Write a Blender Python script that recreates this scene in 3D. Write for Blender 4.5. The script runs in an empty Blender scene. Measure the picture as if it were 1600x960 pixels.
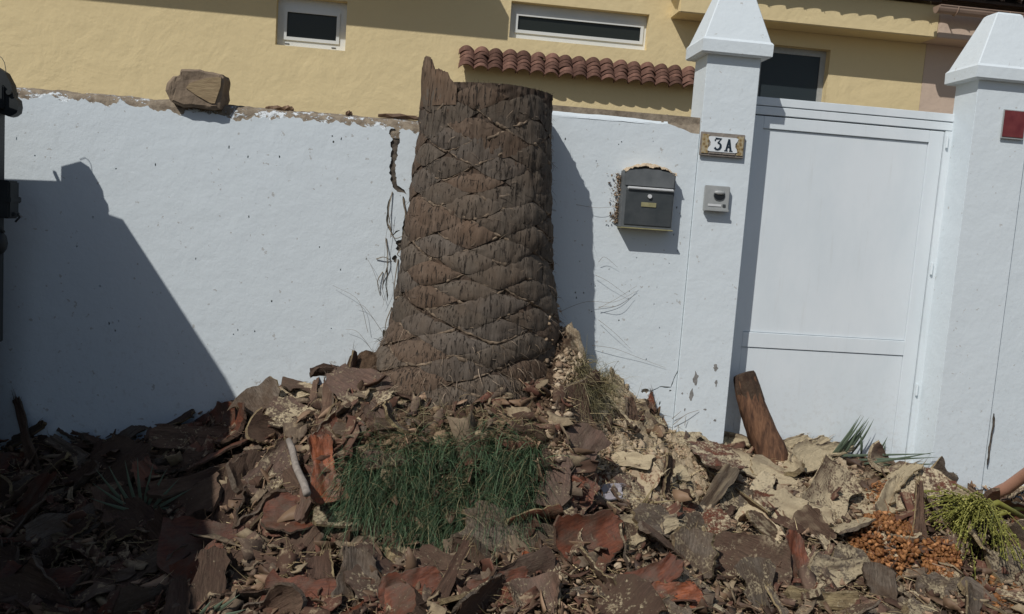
import bpy, bmesh, math, random
import numpy as np
from mathutils import Vector, Matrix, geometry
rad = math.radians
random.seed(7)
rng = np.random.default_rng(7)
scene = bpy.context.scene
col = scene.collection

# ------------------------------------------------------------------ camera
CAM = np.array([0.0, -3.75, 1.62]); FPX = 1320.0
YAW, PITCH, ROLL = rad(6.409), rad(-5.877), rad(4.071)
def cam_axes():
    cy, sy, cp, sp = math.cos(YAW), math.sin(YAW), math.cos(PITCH), math.sin(PITCH)
    f = np.array([sy*cp, cy*cp, sp]); r0 = np.array([cy, -sy, 0.0]); u0 = np.cross(r0, f)
    c, s = math.cos(ROLL), math.sin(ROLL)
    return c*r0+s*u0, -s*r0+c*u0, f
CR, CU, CF = cam_axes()
cd = bpy.data.cameras.new('camera'); cam = bpy.data.objects.new('camera', cd); col.objects.link(cam)
cd.sensor_width = 36.0; cd.lens = FPX/1600*36; cd.clip_start = 0.05; cd.clip_end = 2000
mw = Matrix.Identity(4)
for i in range(3):
    mw[i][0], mw[i][1], mw[i][2], mw[i][3] = CR[i], CU[i], -CF[i], CAM[i]
cam.matrix_world = mw
scene.camera = cam

# ------------------------------------------------------------------ light
SUN = np.array([-0.87, -1.0, 1.36]); SUN = SUN/np.linalg.norm(SUN)      # towards the sun
w = bpy.data.worlds.new('World'); scene.world = w; w.use_nodes = True
nt = w.node_tree; bg = nt.nodes['Background']
sky = nt.nodes.new('ShaderNodeTexSky'); sky.sky_type = 'NISHITA'; sky.sun_disc = False
sky.sun_elevation = math.asin(SUN[2]); sky.sun_rotation = math.atan2(SUN[0], SUN[1])
nt.links.new(sky.outputs[0], bg.inputs[0]); bg.inputs[1].default_value = 0.075
sl = bpy.data.lights.new('sun', 'SUN'); sl.energy = 4.0; sl.angle = rad(0.53); sl.color = (1.0, 0.97, 0.92)
so = bpy.data.objects.new('sun', sl); col.objects.link(so)
so.rotation_euler = Vector(SUN).to_track_quat('Z', 'Y').to_euler(); so.location = (-4, -6, 8)
scene.view_settings.view_transform = 'Standard'; scene.view_settings.look = 'None'
scene.view_settings.exposure = -0.42; scene.view_settings.gamma = 1.0

# ------------------------------------------------------------------ pixel -> place helpers
def ray(px, py):
    return (px-800)/FPX*CR - (py-480)/FPX*CU + CF
def at(px, py, y):
    d = ray(px, py); t = (y-CAM[1])/d[1]; return CAM+t*d

# ------------------------------------------------------------------ noise (numpy)
def _hash(ix, iy, seed):
    h = (ix*374761393 + iy*668265263 + seed*982451653) & 0xffffffff
    h = ((h ^ (h >> 13))*1274126177) & 0xffffffff
    return ((h ^ (h >> 16)) & 0xffff)/65535.0
def vnoise(x, y, seed=0):
    x = np.asarray(x, float); y = np.asarray(y, float)
    ix = np.floor(x).astype(np.int64); iy = np.floor(y).astype(np.int64)
    fx = x-ix; fy = y-iy; fx = fx*fx*(3-2*fx); fy = fy*fy*(3-2*fy)
    a = _hash(ix, iy, seed); b = _hash(ix+1, iy, seed); c = _hash(ix, iy+1, seed); d = _hash(ix+1, iy+1, seed)
    return (a*(1-fx)+b*fx)*(1-fy)+(c*(1-fx)+d*fx)*fy - 0.5
def fbm(x, y, seed=0, octv=4, g=0.5):
    s = 0; a = 1.0
    for k in range(octv):
        s = s+a*vnoise(np.asarray(x)*2**k, np.asarray(y)*2**k, seed+k*17); a *= g
    return s
def sm(a, b, x):
    t = np.clip((np.asarray(x, float)-a)/(b-a), 0, 1); return t*t*(3-2*t)

def in_poly(px, py, poly):
    r = np.zeros(len(px), bool); j = len(poly)-1
    for i in range(len(poly)):
        xi, yi = poly[i]; xj, yj = poly[j]
        r ^= ((yi > py) != (yj > py)) & (px < (xj-xi)*(py-yi)/(yj-yi+1e-9)+xi); j = i
    return r

# ------------------------------------------------------------------ mesh builder
class MB:
    def __init__(s): s.v = []; s.f = []; s.m = []
    def add(s, vs, fs, mi=0):
        o = len(s.v); s.v.extend([tuple(p) for p in vs]); s.f.extend([tuple(i+o for i in f) for f in fs]); s.m.extend([mi]*len(fs))
    def box(s, x0, x1, y0, y1, z0, z1, mi=0, bev=0.0, mat=None):
        bm = bmesh.new(); bmesh.ops.create_cube(bm, size=1)
        for v in bm.verts: v.co = Vector(((x0+x1)/2+v.co.x*(x1-x0), (y0+y1)/2+v.co.y*(y1-y0), (z0+z1)/2+v.co.z*(z1-z0)))
        if bev: bmesh.ops.bevel(bm, geom=bm.edges[:], offset=bev, segments=2, affect='EDGES')
        if mat is not None: bmesh.ops.transform(bm, matrix=mat, verts=bm.verts)
        s.bm(bm, mi)
    def bm(s, bm, mi=0):
        bm.verts.index_update()
        s.add([v.co for v in bm.verts], [[v.index for v in f.verts] for f in bm.faces], mi); bm.free()
    def grid(s, P, mi=0, wrap=False):           # P: (n,m,3)
        n, m = P.shape[:2]; fs = []
        for i in range(n-1):
            for j in range(m if wrap else m-1):
                k = (j+1) % m; fs.append((i*m+j, i*m+k, (i+1)*m+k, (i+1)*m+j))
        s.add(P.reshape(-1, 3), fs, mi)
    def tube(s, pts, r, n=8, mi=0, cap=True):
        pts = [np.array(p, float) for p in pts]; k = len(pts)
        rs = [r]*k if np.isscalar(r) else list(r)
        P = np.zeros((k, n, 3)); up = np.array([0.13, 0.31, 0.94])
        for i in range(k):
            t = pts[min(i+1, k-1)]-pts[max(i-1, 0)]; t = t/(np.linalg.norm(t)+1e-9)
            a = np.cross(t, up)
            if np.linalg.norm(a) < .1: a = np.cross(t, [1, 0, 0])
            a /= np.linalg.norm(a); b = np.cross(t, a)
            for j in range(n):
                q = 2*math.pi*j/n; P[i, j] = pts[i]+rs[i]*(math.cos(q)*a+math.sin(q)*b)
        o = len(s.v); s.grid(P, mi, True)
        if cap:
            s.f.append(tuple(o+j for j in range(n))[::-1]); s.f.append(tuple(o+(k-1)*n+j for j in range(n))); s.m += [mi, mi]
    def prism(s, poly, y0, y1, mi=0, holes=()):   # poly in (x,z), y0 front
        loops = [list(poly)]+[list(h) for h in holes]
        tris = geometry.tessellate_polygon([[Vector((p[0], p[1], 0)) for p in l] for l in loops])
        flat = [p for l in loops for p in l]; n = len(flat)
        vs = [(p[0], y0, p[1]) for p in flat]+[(p[0], y1, p[1]) for p in flat]
        fs = []
        for t in tris:
            a, b, c = [flat[i] for i in t]
            ar = (b[0]-a[0])*(c[1]-a[1])-(c[0]-a[0])*(b[1]-a[1])
            t = tuple(t) if ar > 0 else tuple(t)[::-1]
            fs.append(t); fs.append(tuple(i+n for i in t[::-1]))
        o = 0
        for l in loops:
            k = len(l)
            for i in range(k):
                j = (i+1) % k; fs.append((o+i, o+j, n+o+j, n+o+i))
            o += k
        s.add(vs, fs, mi)
    def sheet(s, poly, y0, y1, holes, mi=0):
        """a skin in the xz plane with any number of holes (they may touch), thickness y0..y1"""
        loops = [list(poly)]+[list(h) for h in holes]; vs = []; es = []
        for l in loops:
            o = len(vs); vs += [Vector(p) for p in l]; es += [(o+i, o+(i+1) % len(l)) for i in range(len(l))]
        vo, eo, fo = geometry.delaunay_2d_cdt(vs, es, [], 0, 1e-6)[:3]
        vo = np.array([(v.x, v.y) for v in vo]); fo = np.array([tuple(f) for f in fo]); ce = vo[fo].mean(1)
        ok = in_poly(ce[:, 0], ce[:, 1], loops[0])
        for h in loops[1:]: ok &= ~in_poly(ce[:, 0], ce[:, 1], h)
        fs = []; n = len(vo); cnt = {}
        for a, b, c in fo[ok]:
            p, q, r = vo[a], vo[b], vo[c]
            if (q[0]-p[0])*(r[1]-p[1])-(r[0]-p[0])*(q[1]-p[1]) < 0: b, c = c, b
            fs.append((a, b, c))
            for e in ((a, b), (b, c), (c, a)): cnt[e] = 1
        for (a, b) in list(cnt):
            if (b, a) not in cnt: fs.append((a, n+a, n+b, b))
        s.add([(p[0], y0, p[1]) for p in vo]+[(p[0], y1, p[1]) for p in vo], [tuple(int(i) for i in f) for f in fs], mi)
    def mesh(s, name, mats, smooth=False):
        me = bpy.data.meshes.new(name); me.from_pydata(s.v, [], s.f)
        for mm in (mats if isinstance(mats, (list, tuple)) else [mats]): me.materials.append(mm)
        if any(s.m): me.polygons.foreach_set('material_index', s.m)
        if smooth: me.polygons.foreach_set('use_smooth', [True]*len(s.f))
        me.update(); return me
    def build(s, name, mats, parent=None, smooth=False, fix=False):
        me = s.mesh(name, mats, smooth)
        if fix:
            bm = bmesh.new(); bm.from_mesh(me); bmesh.ops.recalc_face_normals(bm, faces=bm.faces); bm.to_mesh(me); bm.free()
        o = bpy.data.objects.new(name, me); col.objects.link(o)
        if parent is not None: adopt(o, parent)
        return o
def adopt(o, parent):
    o.parent = parent
    if parent.parent is None: o.matrix_parent_inverse = Matrix.Translation(-Vector(parent.location))
def tag(o, label=None, cat=None, group=None, kind=None):
    if label: o['label'] = label
    if cat: o['category'] = cat
    if group: o['group'] = group
    if kind: o['kind'] = kind
    return o
def thing(name, loc, label, cat, group=None):
    e = bpy.data.objects.new(name, None); e.location = loc; e.empty_display_size = .1; col.objects.link(e)
    return tag(e, label, cat, group)

# ------------------------------------------------------------------ materials
class NT:
    def __init__(s, name):
        s.m = bpy.data.materials.new(name); s.m.use_nodes = True; s.t = s.m.node_tree
        s.b = s.t.nodes['Principled BSDF']; s.tc = s.t.nodes.new('ShaderNodeTexCoord')
    def n(s, t, **k):
        x = s.t.nodes.new(t)
        for a, b in k.items(): setattr(x, a, b)
        return x
    def l(s, a, b): s.t.links.new(a, b)
    def coord(s, scale=(1, 1, 1), src='Object'):
        mp = s.n('ShaderNodeMapping'); mp.inputs['Scale'].default_value = scale
        if src == 'World':
            g = s.n('ShaderNodeNewGeometry'); s.l(g.outputs['Position'], mp.inputs[0])
        else: s.l(s.tc.outputs[src], mp.inputs[0])
        return mp.outputs[0]
    def noise(s, sc, detail=6, rough=.6, vec=None, dist=0.0):
        x = s.n('ShaderNodeTexNoise'); x.inputs['Scale'].default_value = sc; x.inputs['Detail'].default_value = detail
        x.inputs['Roughness'].default_value = rough; x.inputs['Distortion'].default_value = dist
        s.l(vec if vec is not None else s.tc.outputs['Object'], x.inputs['Vector']); return x.outputs['Fac']
    def ramp(s, fac, stops):
        r = s.n('ShaderNodeValToRGB'); e = r.color_ramp.elements
        while len(e) < len(stops): e.new(.5)
        for el, (p, c) in zip(e, stops):
            el.position = p; el.color = (*c, 1) if not np.isscalar(c) else (c, c, c, 1)
        s.l(fac, r.inputs[0]); return r.outputs[0]
    def mix(s, fac, a, b, bt='MIX'):
        x = s.n('ShaderNodeMix', data_type='RGBA', blend_type=bt)
        for v, i in ((fac, 0), (a, 6), (b, 7)):
            if hasattr(v, 'is_output'): s.l(v, x.inputs[i])
            else: x.inputs[i].default_value = v if i == 0 else (*v, 1)
        return x.outputs[2]
    def math(s, op, a, b=0.0):
        x = s.n('ShaderNodeMath', operation=op)
        for v, i in ((a, 0), (b, 1)):
            if hasattr(v, 'is_output'): s.l(v, x.inputs[i])
            else: x.inputs[i].default_value = v
        return x.outputs[0]
    def bump(s, h, strength=.5, dist=.01):
        x = s.n('ShaderNodeBump'); x.inputs['Strength'].default_value = strength; x.inputs['Distance'].default_value = dist
        s.l(h, x.inputs['Height'])
        if s.b.inputs['Normal'].links: s.l(s.b.inputs['Normal'].links[0].from_socket, x.inputs['Normal'])
        s.l(x.outputs[0], s.b.inputs['Normal'])
    def done(s, c=None, rough=.8, spec=.3):
        if c is not None:
            if hasattr(c, 'is_output'): s.l(c, s.b.inputs['Base Color'])
            else: s.b.inputs['Base Color'].default_value = (*c, 1)
        s.b.inputs['Roughness'].default_value = rough; s.b.inputs['Specular IOR Level'].default_value = spec
        return s.m

def simple(name, ca, cb, scale=8, rough=.7, bumpd=.004, spec=.3, vec=(1, 1, 1), detail=6, tint=0.0, bs=.5):
    t = NT(name); v = t.coord(vec); f = t.noise(scale, detail, .62, v)
    c = t.ramp(f, [(.32, ca), (.68, cb)])
    if tint:
        oi = t.n('ShaderNodeObjectInfo'); k = t.ramp(oi.outputs['Random'], [(0, 1-tint), (1, 1+tint)])
        c = t.mix(1.0, c, k, 'MULTIPLY')
    if bumpd: t.bump(f, bs, bumpd)
    return t.done(c, rough, spec)

def plaster(name, base, dirt, speck=True, scale=1.0):
    t = NT(name); v = t.coord(src='World')
    big = t.noise(1.3*scale, 5, .6, v); fine = t.noise(55, 4, .6, v); mid = t.noise(9, 5, .6, v)
    c = t.mix(t.ramp(big, [(.4, 0.0), (.75, .3)]), base, tuple(x*.88 for x in base))
    if speck:
        sp = t.noise(38, 2, .5, v); c = t.mix(t.ramp(sp, [(.70, 0.0), (.74, .55)]), c, dirt)
        st = t.noise(3.0, 8, .75, t.coord((3, 3, .7), 'World')); c = t.mix(t.ramp(st, [(.6, 0.0), (.85, .22)]), c, dirt)
        # splashes of soil near the pile
        g = t.n('ShaderNodeNewGeometry'); sx = t.n('ShaderNodeSeparateXYZ'); t.l(g.outputs['Position'], sx.inputs[0])
        low = t.ramp(t.math('MULTIPLY', sx.outputs[2], .5), [(.38, 1.0), (.62, 0.0)])
        c = t.mix(t.math('MULTIPLY', low, t.ramp(t.noise(42, 6, .75, v), [(.55, 0.0), (.72, .4)])), c, dirt)
    t.bump(mid, .35, .012 if speck else .02); t.bump(fine, .3, .003)
    if not speck: t.bump(t.noise(2.6, 4, .55, v, .8), .35, .04)
    return t.done(c, .85, .2)

M = {}
M['white_plaster'] = plaster('white_plaster', (.69, .755, .79), (.34, .31, .27))
M['pillar_plaster'] = plaster('pillar_plaster', (.71, .775, .81), (.42, .39, .35))
M['yellow_plaster'] = plaster('yellow_plaster', (.73, .595, .34), (.58, .47, .30), False)
M['pink_plaster'] = plaster('pink_plaster', (.60, .47, .37), (.5, .38, .3), False)
M['mortar'] = simple('mortar', (.17, .135, .10), (.36, .30, .225), 22, .95, .02)
def painted_mortar():
    t = NT('mortar_painted'); v = t.coord(src='World'); f = t.noise(26, 6, .65, v)
    c = t.ramp(f, [(.32, (.17, .135, .10)), (.68, (.36, .30, .225))])
    k = t.noise(7, 7, .75, t.coord((1, 1, 2.2), 'World'), .5); sp = t.noise(45, 4, .7, v)
    m = t.ramp(t.math('ADD', k, t.math('MULTIPLY', t.math('SUBTRACT', sp, .5), .5)), [(.56, 0.0), (.58, 1.0)])
    c = t.mix(m, c, (.70, .74, .76)); t.bump(f, .8, .015); t.bump(m, .6, .006); return t.done(c, .95, .15)
M['mortar_painted'] = painted_mortar()
M['crack_dark'] = simple('crack_shade', (.035, .03, .026), (.17, .14, .11), 30, .95, .015)  # dark colour stands for the shade deep inside the cracks
def gate_paint():
    t = NT('gate_paint'); v = t.coord(src='World'); g = t.n('ShaderNodeNewGeometry'); sx_ = t.n('ShaderNodeSeparateXYZ'); t.l(g.outputs['Position'], sx_.inputs[0])
    c = t.ramp(t.noise(2.2, 6, .65, t.coord((1, 1, .5), 'World')), [(.35, (.68, .745, .78)), (.65, (.77, .82, .85))])
    low = t.ramp(t.math('MULTIPLY', sx_.outputs[2], .5), [(.34, 1.0), (.52, 0.0)])
    c = t.mix(t.math('MULTIPLY', low, t.ramp(t.noise(40, 7, .75, v), [(.5, 0.0), (.75, .35)])), c, (.36, .31, .25))
    c = t.mix(t.ramp(t.noise(8, 6, .7, t.coord((4, 4, .35), 'World')), [(.58, 0.0), (.8, .22)]), c, (.5, .5, .47))
    t.bump(t.noise(5, 3, .5, v), .12, .01); return t.done(c, .45, .4)
M['gate_paint'] = gate_paint()
M['white_pvc'] = simple('white_pvc', (.66, .68, .66), (.72, .73, .71), 3, .4, 0, .4)
M['grey_render'] = simple('grey_render', (.19, .185, .175), (.32, .31, .295), 40, .95, .01)
M['gap'] = simple('gap_black', (.02, .022, .022), (.03, .03, .03), 5, .9, 0)
def glassy(name, c, rough):
    t = NT(name); return t.done(c, rough, .35)
M['pane'] = glassy('dark_pane', (.022, .026, .022), .3)
M['door_glass'] = glassy('door_dark', (.03, .04, .045), .35)
M['alu'] = simple('grey_aluminium', (.33, .345, .34), (.4, .41, .405), 30, .45, .0005, .5)
M['terracotta'] = simple('terracotta', (.115, .062, .048), (.21, .115, .085), 16, .9, .006, .2, tint=.4)
M['terracotta_shaded'] = simple('terracotta_shade_dark', (.065, .052, .047), (.12, .095, .082), 14, .9, .004, .2, tint=.3)  # darkened colour stands for the shaded undersides of the eave tiles
M['gutter'] = simple('gutter_brown', (.30, .21, .16), (.36, .26, .2), 5, .5, 0, .4)
M['mail_body'] = simple('mailbox_body', (.105, .115, .12), (.15, .16, .165), 20, .5, .0008, .4)
M['mail_door'] = simple('mailbox_door', (.04, .048, .052), (.075, .082, .085), 12, .42, .0006, .4)
M['steel'] = simple('bright_steel', (.62, .63, .63), (.7, .71, .71), 10, .35, 0, .6)
M['brass'] = simple('tarnished_brass', (.26, .24, .12), (.36, .33, .18), 30, .5, .0005, .5)
M['black_lens'] = glassy('black_lens', (.015, .018, .022), .2)
M['tile_white'] = simple('glazed_white', (.74, .78, .80), (.8, .83, .84), 8, .25, 0, .5)
M['tile_ink'] = glassy('glazed_blue_black', (.018, .03, .045), .3)
M['tile_edge'] = simple('tile_edge_grey', (.2, .18, .16), (.32, .28, .24), 40, .7, .002)
M['red_sign'] = simple('red_plate', (.13, .022, .026), (.2, .045, .045), 20, .4, 0, .4)
M['truck'] = simple('truck_dark_paint', (.018, .022, .024), (.035, .04, .042), 6, .5, .001, .3)
M['rubber'] = simple('rubber', (.015, .015, .015), (.03, .03, .03), 10, .8, .001)
M['wire'] = simple('wire_grey', (.08, .08, .075), (.12, .12, .11), 10, .6, 0)
def tile_pattern():
    t = NT('border_glaze'); v = t.coord((1, 1, 1)); x = t.n('ShaderNodeTexVoronoi'); x.inputs['Scale'].default_value = 70
    t.l(v, x.inputs['Vector'])
    c = t.ramp(x.outputs['Distance'], [(.1, (.10, .07, .05)), (.35, (.32, .22, .09)), (.7, (.42, .36, .24))]); return t.done(c, .3, .5)
M['tile_border'] = tile_pattern()

def bark(name, ca, cb, cc):
    t = NT(name); v = t.coord((1, 1, .12), 'World'); f = t.noise(55, 6, .7, v); g = t.noise(7, 5, .6, t.coord(src='World'))
    cr = t.noise(105, 3, .6, t.coord((1, 1, .13), 'World'), .3)
    c = t.mix(t.ramp(f, [(.3, 0.0), (.7, 1.0)]), ca, cb)
    c = t.mix(t.ramp(g, [(.45, 0.0), (.75, .8)]), c, cc)
    oi = t.n('ShaderNodeObjectInfo'); c = t.mix(1.0, c, oi.outputs['Color'], 'MULTIPLY')
    crk = t.ramp(cr, [(.33, 0.0), (.43, 1.0)])
    c = t.mix(crk, tuple(x*.58 for x in ca), c)
    t.bump(f, .8, .008); t.bump(crk, .7, .012)
    return t.done(c, .9, .15)
M['scar'] = bark('leaf_scar_wood', (.085, .070, .057), (.168, .140, .113), (.128, .093, .067))
M['core'] = bark('trunk_fibre', (.05, .037, .029), (.115, .085, .064), (.11, .07, .046))
M['rim'] = simple('fibre_rim', (.055, .04, .03), (.30, .225, .155), 52, .95, .006)

def husk_mat(name, ca, cb, cc, rough, spec, fib=1.0, dustc=(.56, .46, .30)):
    """a leaf base: streaks along its length, sawdust lying where it faces up (object colour red = how much)"""
    t = NT(name); v = t.coord((52, 4.5, 52)); f = t.noise(3.4, 8, .72, v, .2); g = t.noise(11, 6, .68); h = t.noise(110, 4, .6)
    c = t.mix(t.ramp(f, [(.34, 0.0), (.66, 1.0)]), tuple(x*.7 for x in ca), tuple(x*1.12 for x in cb))
    c = t.mix(t.ramp(g, [(.42, 0.0), (.66, .85)]), c, cc)
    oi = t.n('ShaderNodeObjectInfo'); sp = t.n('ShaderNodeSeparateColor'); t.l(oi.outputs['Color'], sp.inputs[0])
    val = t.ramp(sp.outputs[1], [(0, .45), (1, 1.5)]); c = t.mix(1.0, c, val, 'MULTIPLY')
    soil = t.ramp(t.noise(6, 9, .78), [(.46, 0.0), (.62, .75)]); c = t.mix(soil, c, t.mix(h, (.06, .042, .03), (.15, .105, .07)))
    ge = t.n('ShaderNodeNewGeometry'); sx = t.n('ShaderNodeSeparateXYZ'); t.l(ge.outputs['Normal'], sx.inputs[0])
    up = t.ramp(sx.outputs[2], [(.15, 0.0), (.8, 1.0)])
    dn = t.math('ADD', t.math('MULTIPLY', t.noise(14, 8, .75), 1.0), t.math('MULTIPLY', t.math('SUBTRACT', sp.outputs[0], .45), .6))
    dn = t.math('ADD', dn, t.math('MULTIPLY', t.math('SUBTRACT', h, .5), .35))
    dm = t.math('MULTIPLY', up, t.ramp(dn, [(.5, 0.0), (.6, 1.0)]))
    c = t.mix(dm, c, t.mix(h, tuple(x*.7 for x in dustc), tuple(min(1, x*1.15) for x in dustc)))
    t.bump(f, min(1, .8*fib), .010); t.bump(g, .5, .014); t.bump(t.math('MULTIPLY', dm, h), .8, .006)
    return t.done(c, rough, spec)
M['husk_red'] = husk_mat('husk_red_inside', (.10, .030, .016), (.17, .055, .027), (.078, .04, .026), .55, .35, .5)
M['husk_orange'] = husk_mat('husk_orange_inside', (.21, .055, .022), (.28, .085, .032), (.12, .042, .022), .45, .45, .5)
M['husk_brown'] = husk_mat('husk_brown', (.085, .054, .037), (.155, .10, .068), (.10, .05, .036), .75, .25)
M['husk_grey'] = husk_mat('husk_grey_fibre', (.115, .092, .072), (.205, .165, .128), (.12, .08, .056), .9, .15, 1.4)
M['husk_plum'] = husk_mat('husk_plum', (.085, .050, .038), (.145, .088, .062), (.075, .048, .036), .6, .35, .6)
M['husk_dark'] = husk_mat('husk_dark', (.045, .03, .022), (.09, .055, .04), (.07, .035, .025), .85, .2)
M['husk_tan'] = husk_mat('husk_tan_cut', (.24, .18, .10), (.38, .30, .17), (.16, .11, .065), .9, .15, 1.2)
M['stick_grey'] = simple('stick_grey', (.22, .19, .165), (.38, .335, .29), 9, .85, .004, .2, (6, 6, 1))
M['pale_plate'] = simple('pale_grey_sheath', (.27, .25, .27), (.36, .34, .36), 12, .6, .003)
M['log_bark'] = simple('log_brown', (.06, .032, .022), (.24, .125, .07), 6, .8, .016, .25, (9, 9, 1.2))
M['petiole'] = simple('petiole_pinkbrown', (.34, .17, .12), (.44, .24, .16), 6, .55, .002, .35)
M['stone'] = simple('block_brown', (.19, .145, .105), (.31, .235, .165), 12, .9, .02, .2)
M['stone_cut'] = simple('block_sawn', (.27, .195, .115), (.37, .28, .165), 10, .85, .008, .2, (2, 2, 9))
def blade_mat(name, ca, cb):
    t = NT(name); g = t.n('ShaderNodeNewGeometry')
    c = t.ramp(g.outputs['Random Per Island'], [(0, ca), (.8, cb), (1.0, tuple(min(1, x*1.7+.03) for x in cb))])
    return t.done(c, .6, .3)
M['grass'] = blade_mat('grass_green', (.03, .06, .03), (.075, .125, .06))
M['dry_grass'] = blade_mat('grass_dry', (.12, .11, .05), (.26, .22, .12))
M['straw'] = blade_mat('straw', (.22, .16, .08), (.45, .36, .2))
M['bark_flake'] = blade_mat('bark_flakes', (.05, .03, .022), (.22, .14, .085))
M['leaflet'] = blade_mat('palm_leaflet', (.075, .115, .08), (.15, .19, .13))
M['strand'] = blade_mat('fresh_strand', (.12, .13, .024), (.235, .225, .05))
M['date'] = blade_mat('date_skin', (.14, .052, .02), (.28, .125, .042))
M['fibre'] = blade_mat('root_fibre', (.06, .045, .034), (.21, .155, .105))
M['twig'] = simple('twig_dry', (.14, .11, .08), (.3, .25, .18), 20, .9, 0)
def clod_mat():
    t = NT('sawdust'); g = t.n('ShaderNodeNewGeometry'); f = t.noise(60, 5, .7)
    c = t.ramp(g.outputs['Random Per Island'], [(0, (.24, .16, .11)), (.3, (.44, .335, .225)), (1, (.60, .49, .35))])
    c = t.mix(t.ramp(f, [(.4, .0), (.7, .5)]), c, (.28, .19, .12)); t.bump(f, .8, .006); return t.done(c, .95, .1)
M['clod'] = clod_mat()
def crumb_mat():
    t = NT('fibre_crumb'); g = t.n('ShaderNodeNewGeometry'); f = t.noise(70, 5, .7)
    c = t.ramp(g.outputs['Random Per Island'], [(0, (.045, .03, .021)), (.6, (.13, .085, .055)), (1, (.27, .19, .12))])
    t.bump(f, .8, .006); return t.done(c, .95, .1)
M['crumb'] = crumb_mat()
M['crumb_mix'] = blade_mat('crumb_mix', (.10, .068, .045), (.30, .22, .145))
def mound_mat():
    t = NT('debris_mix'); v = t.coord(src='World')
    a = t.n('ShaderNodeAttribute'); a.attribute_name = 'tan'
    f = t.noise(34, 8, .72, v); g = t.noise(8, 6, .65, v); h = t.noise(110, 4, .6, v)
    dk = t.ramp(f, [(.3, (.04, .026, .018)), (.55, (.12, .078, .05)), (.75, (.23, .16, .105))])
    tn = t.ramp(f, [(.25, (.25, .17, .11)), (.5, (.50, .395, .265)), (.75, (.62, .52, .37))])
    k = t.math('ADD', a.outputs['Fac'], t.math('MULTIPLY', t.math('SUBTRACT', g, .5), 1.6))
    c = t.mix(t.ramp(k, [(.36, 0.0), (.56, 1.0)]), dk, tn)
    t.bump(f, .9, .025); t.bump(h, .6, .006); return t.done(c, .95, .1)
M['mound'] = mound_mat()
def frag_mat():
    t = NT('husk_fragment'); g = t.n('ShaderNodeNewGeometry'); f = t.noise(45, 5, .7)
    c = t.ramp(g.outputs['Random Per Island'], [(0, (.04, .026, .019)), (.25, (.10, .055, .037)), (.5, (.15, .062, .042)), (.7, (.14, .105, .078)), (.88, (.24, .185, .12)), (1, (.38, .30, .19))])
    c = t.mix(t.ramp(f, [(.4, 0.0), (.7, .6)]), c, (.085, .055, .04))
    a = t.ramp(t.noise(30, 6, .7), [(.52, 0.0), (.62, .8)]); sx = t.n('ShaderNodeSeparateXYZ'); t.l(g.outputs['Normal'], sx.inputs[0])
    c = t.mix(t.math('MULTIPLY', a, t.ramp(sx.outputs[2], [(.3, 0.0), (.8, 1.0)])), c, (.36, .28, .18)); t.bump(f, .6, .005); return t.done(c, .85, .2)
M['fragment'] = frag_mat()
M['ground'] = simple('street_ground', (.10, .085, .07), (.18, .155, .13), 6, .95, .01)

# ------------------------------------------------------------------ ground and debris mound
def base_height(x, y):
    x = np.asarray(x, float); y = np.asarray(y, float)
    hw = np.interp(x, [-4, -2.4, -1.74, -1.3, -.95, -.6, -.24, .2, .6, .9, 1.05, 1.17, 1.48, 1.8, 2.2, 2.5, 2.75, 3.3, 4.5],
                   [.15, .38, .48, .57, .66, .80, .86, .9, .95, .93, .82, .73, .63, .60, .60, .55, .50, .45, .15])
    pr = np.interp(y, [-2.6, -2.1, -1.7, -1.2, -.8, -.4, 0, .4], [0, .12, .27, .42, .53, .78, 1, 1.02])
    h = hw*pr
    bank = sm(-.5, -.2, x)*(1-sm(.52, .78, x))*sm(-.84, -.69, y)*(1-sm(-.35, .0, y))
    h = h+.285*bank
    h = h+.26*np.exp(-((x-.66)/.13)**2-((y+.26)/.18)**2)+.09*np.exp(-((x+.16)/.12)**2-((y+.2)/.2)**2)
    return h
def H(x, y):
    return base_height(x, y)+.05*fbm(np.asarray(x)*4, np.asarray(y)*4, 3, 2)*np.clip(base_height(x, y)*3, 0, 1)
def hit(px, py):
    d = ray(px, py); t = np.arange(1.2, 6, .012); p = CAM+t[:, None]*d
    k = int(np.argmax(p[:, 2] < H(p[:, 0], p[:, 1]))); return p[k]
def normal_at(x, y, e=.06):
    dx = float(H(x+e, y)-H(x-e, y))/(2*e); dy = float(H(x, y+e)-H(x, y-e))/(2*e)
    n = np.array([-dx, -dy, 1.0]); return n/np.linalg.norm(n)
def tan_zone(x, y):
    a = np.exp(-((x-1.05)/.42)**2-((y+.35)/.34)**2)*1.25
    b = np.exp(-((x-1.75)/.5)**2-((y+.2)/.45)**2)*.85
    c = np.exp(-((x-.75)/.2)**2-((y+.2)/.25)**2)*.9
    d = .35*np.exp(-((x-.6)/.5)**2-((y+1.0)/.2)**2)
    return np.clip(np.maximum(np.maximum(a, b), np.maximum(c, d)), 0, 1)

mb = MB()
G = 120.0
mb.add([(-G, -G, 0), (G, -G, 0), (G, G, 0), (-G, G, 0)], [(0, 1, 2, 3)])
tag(mb.build('ground', M['ground']), kind='structure')

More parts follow.
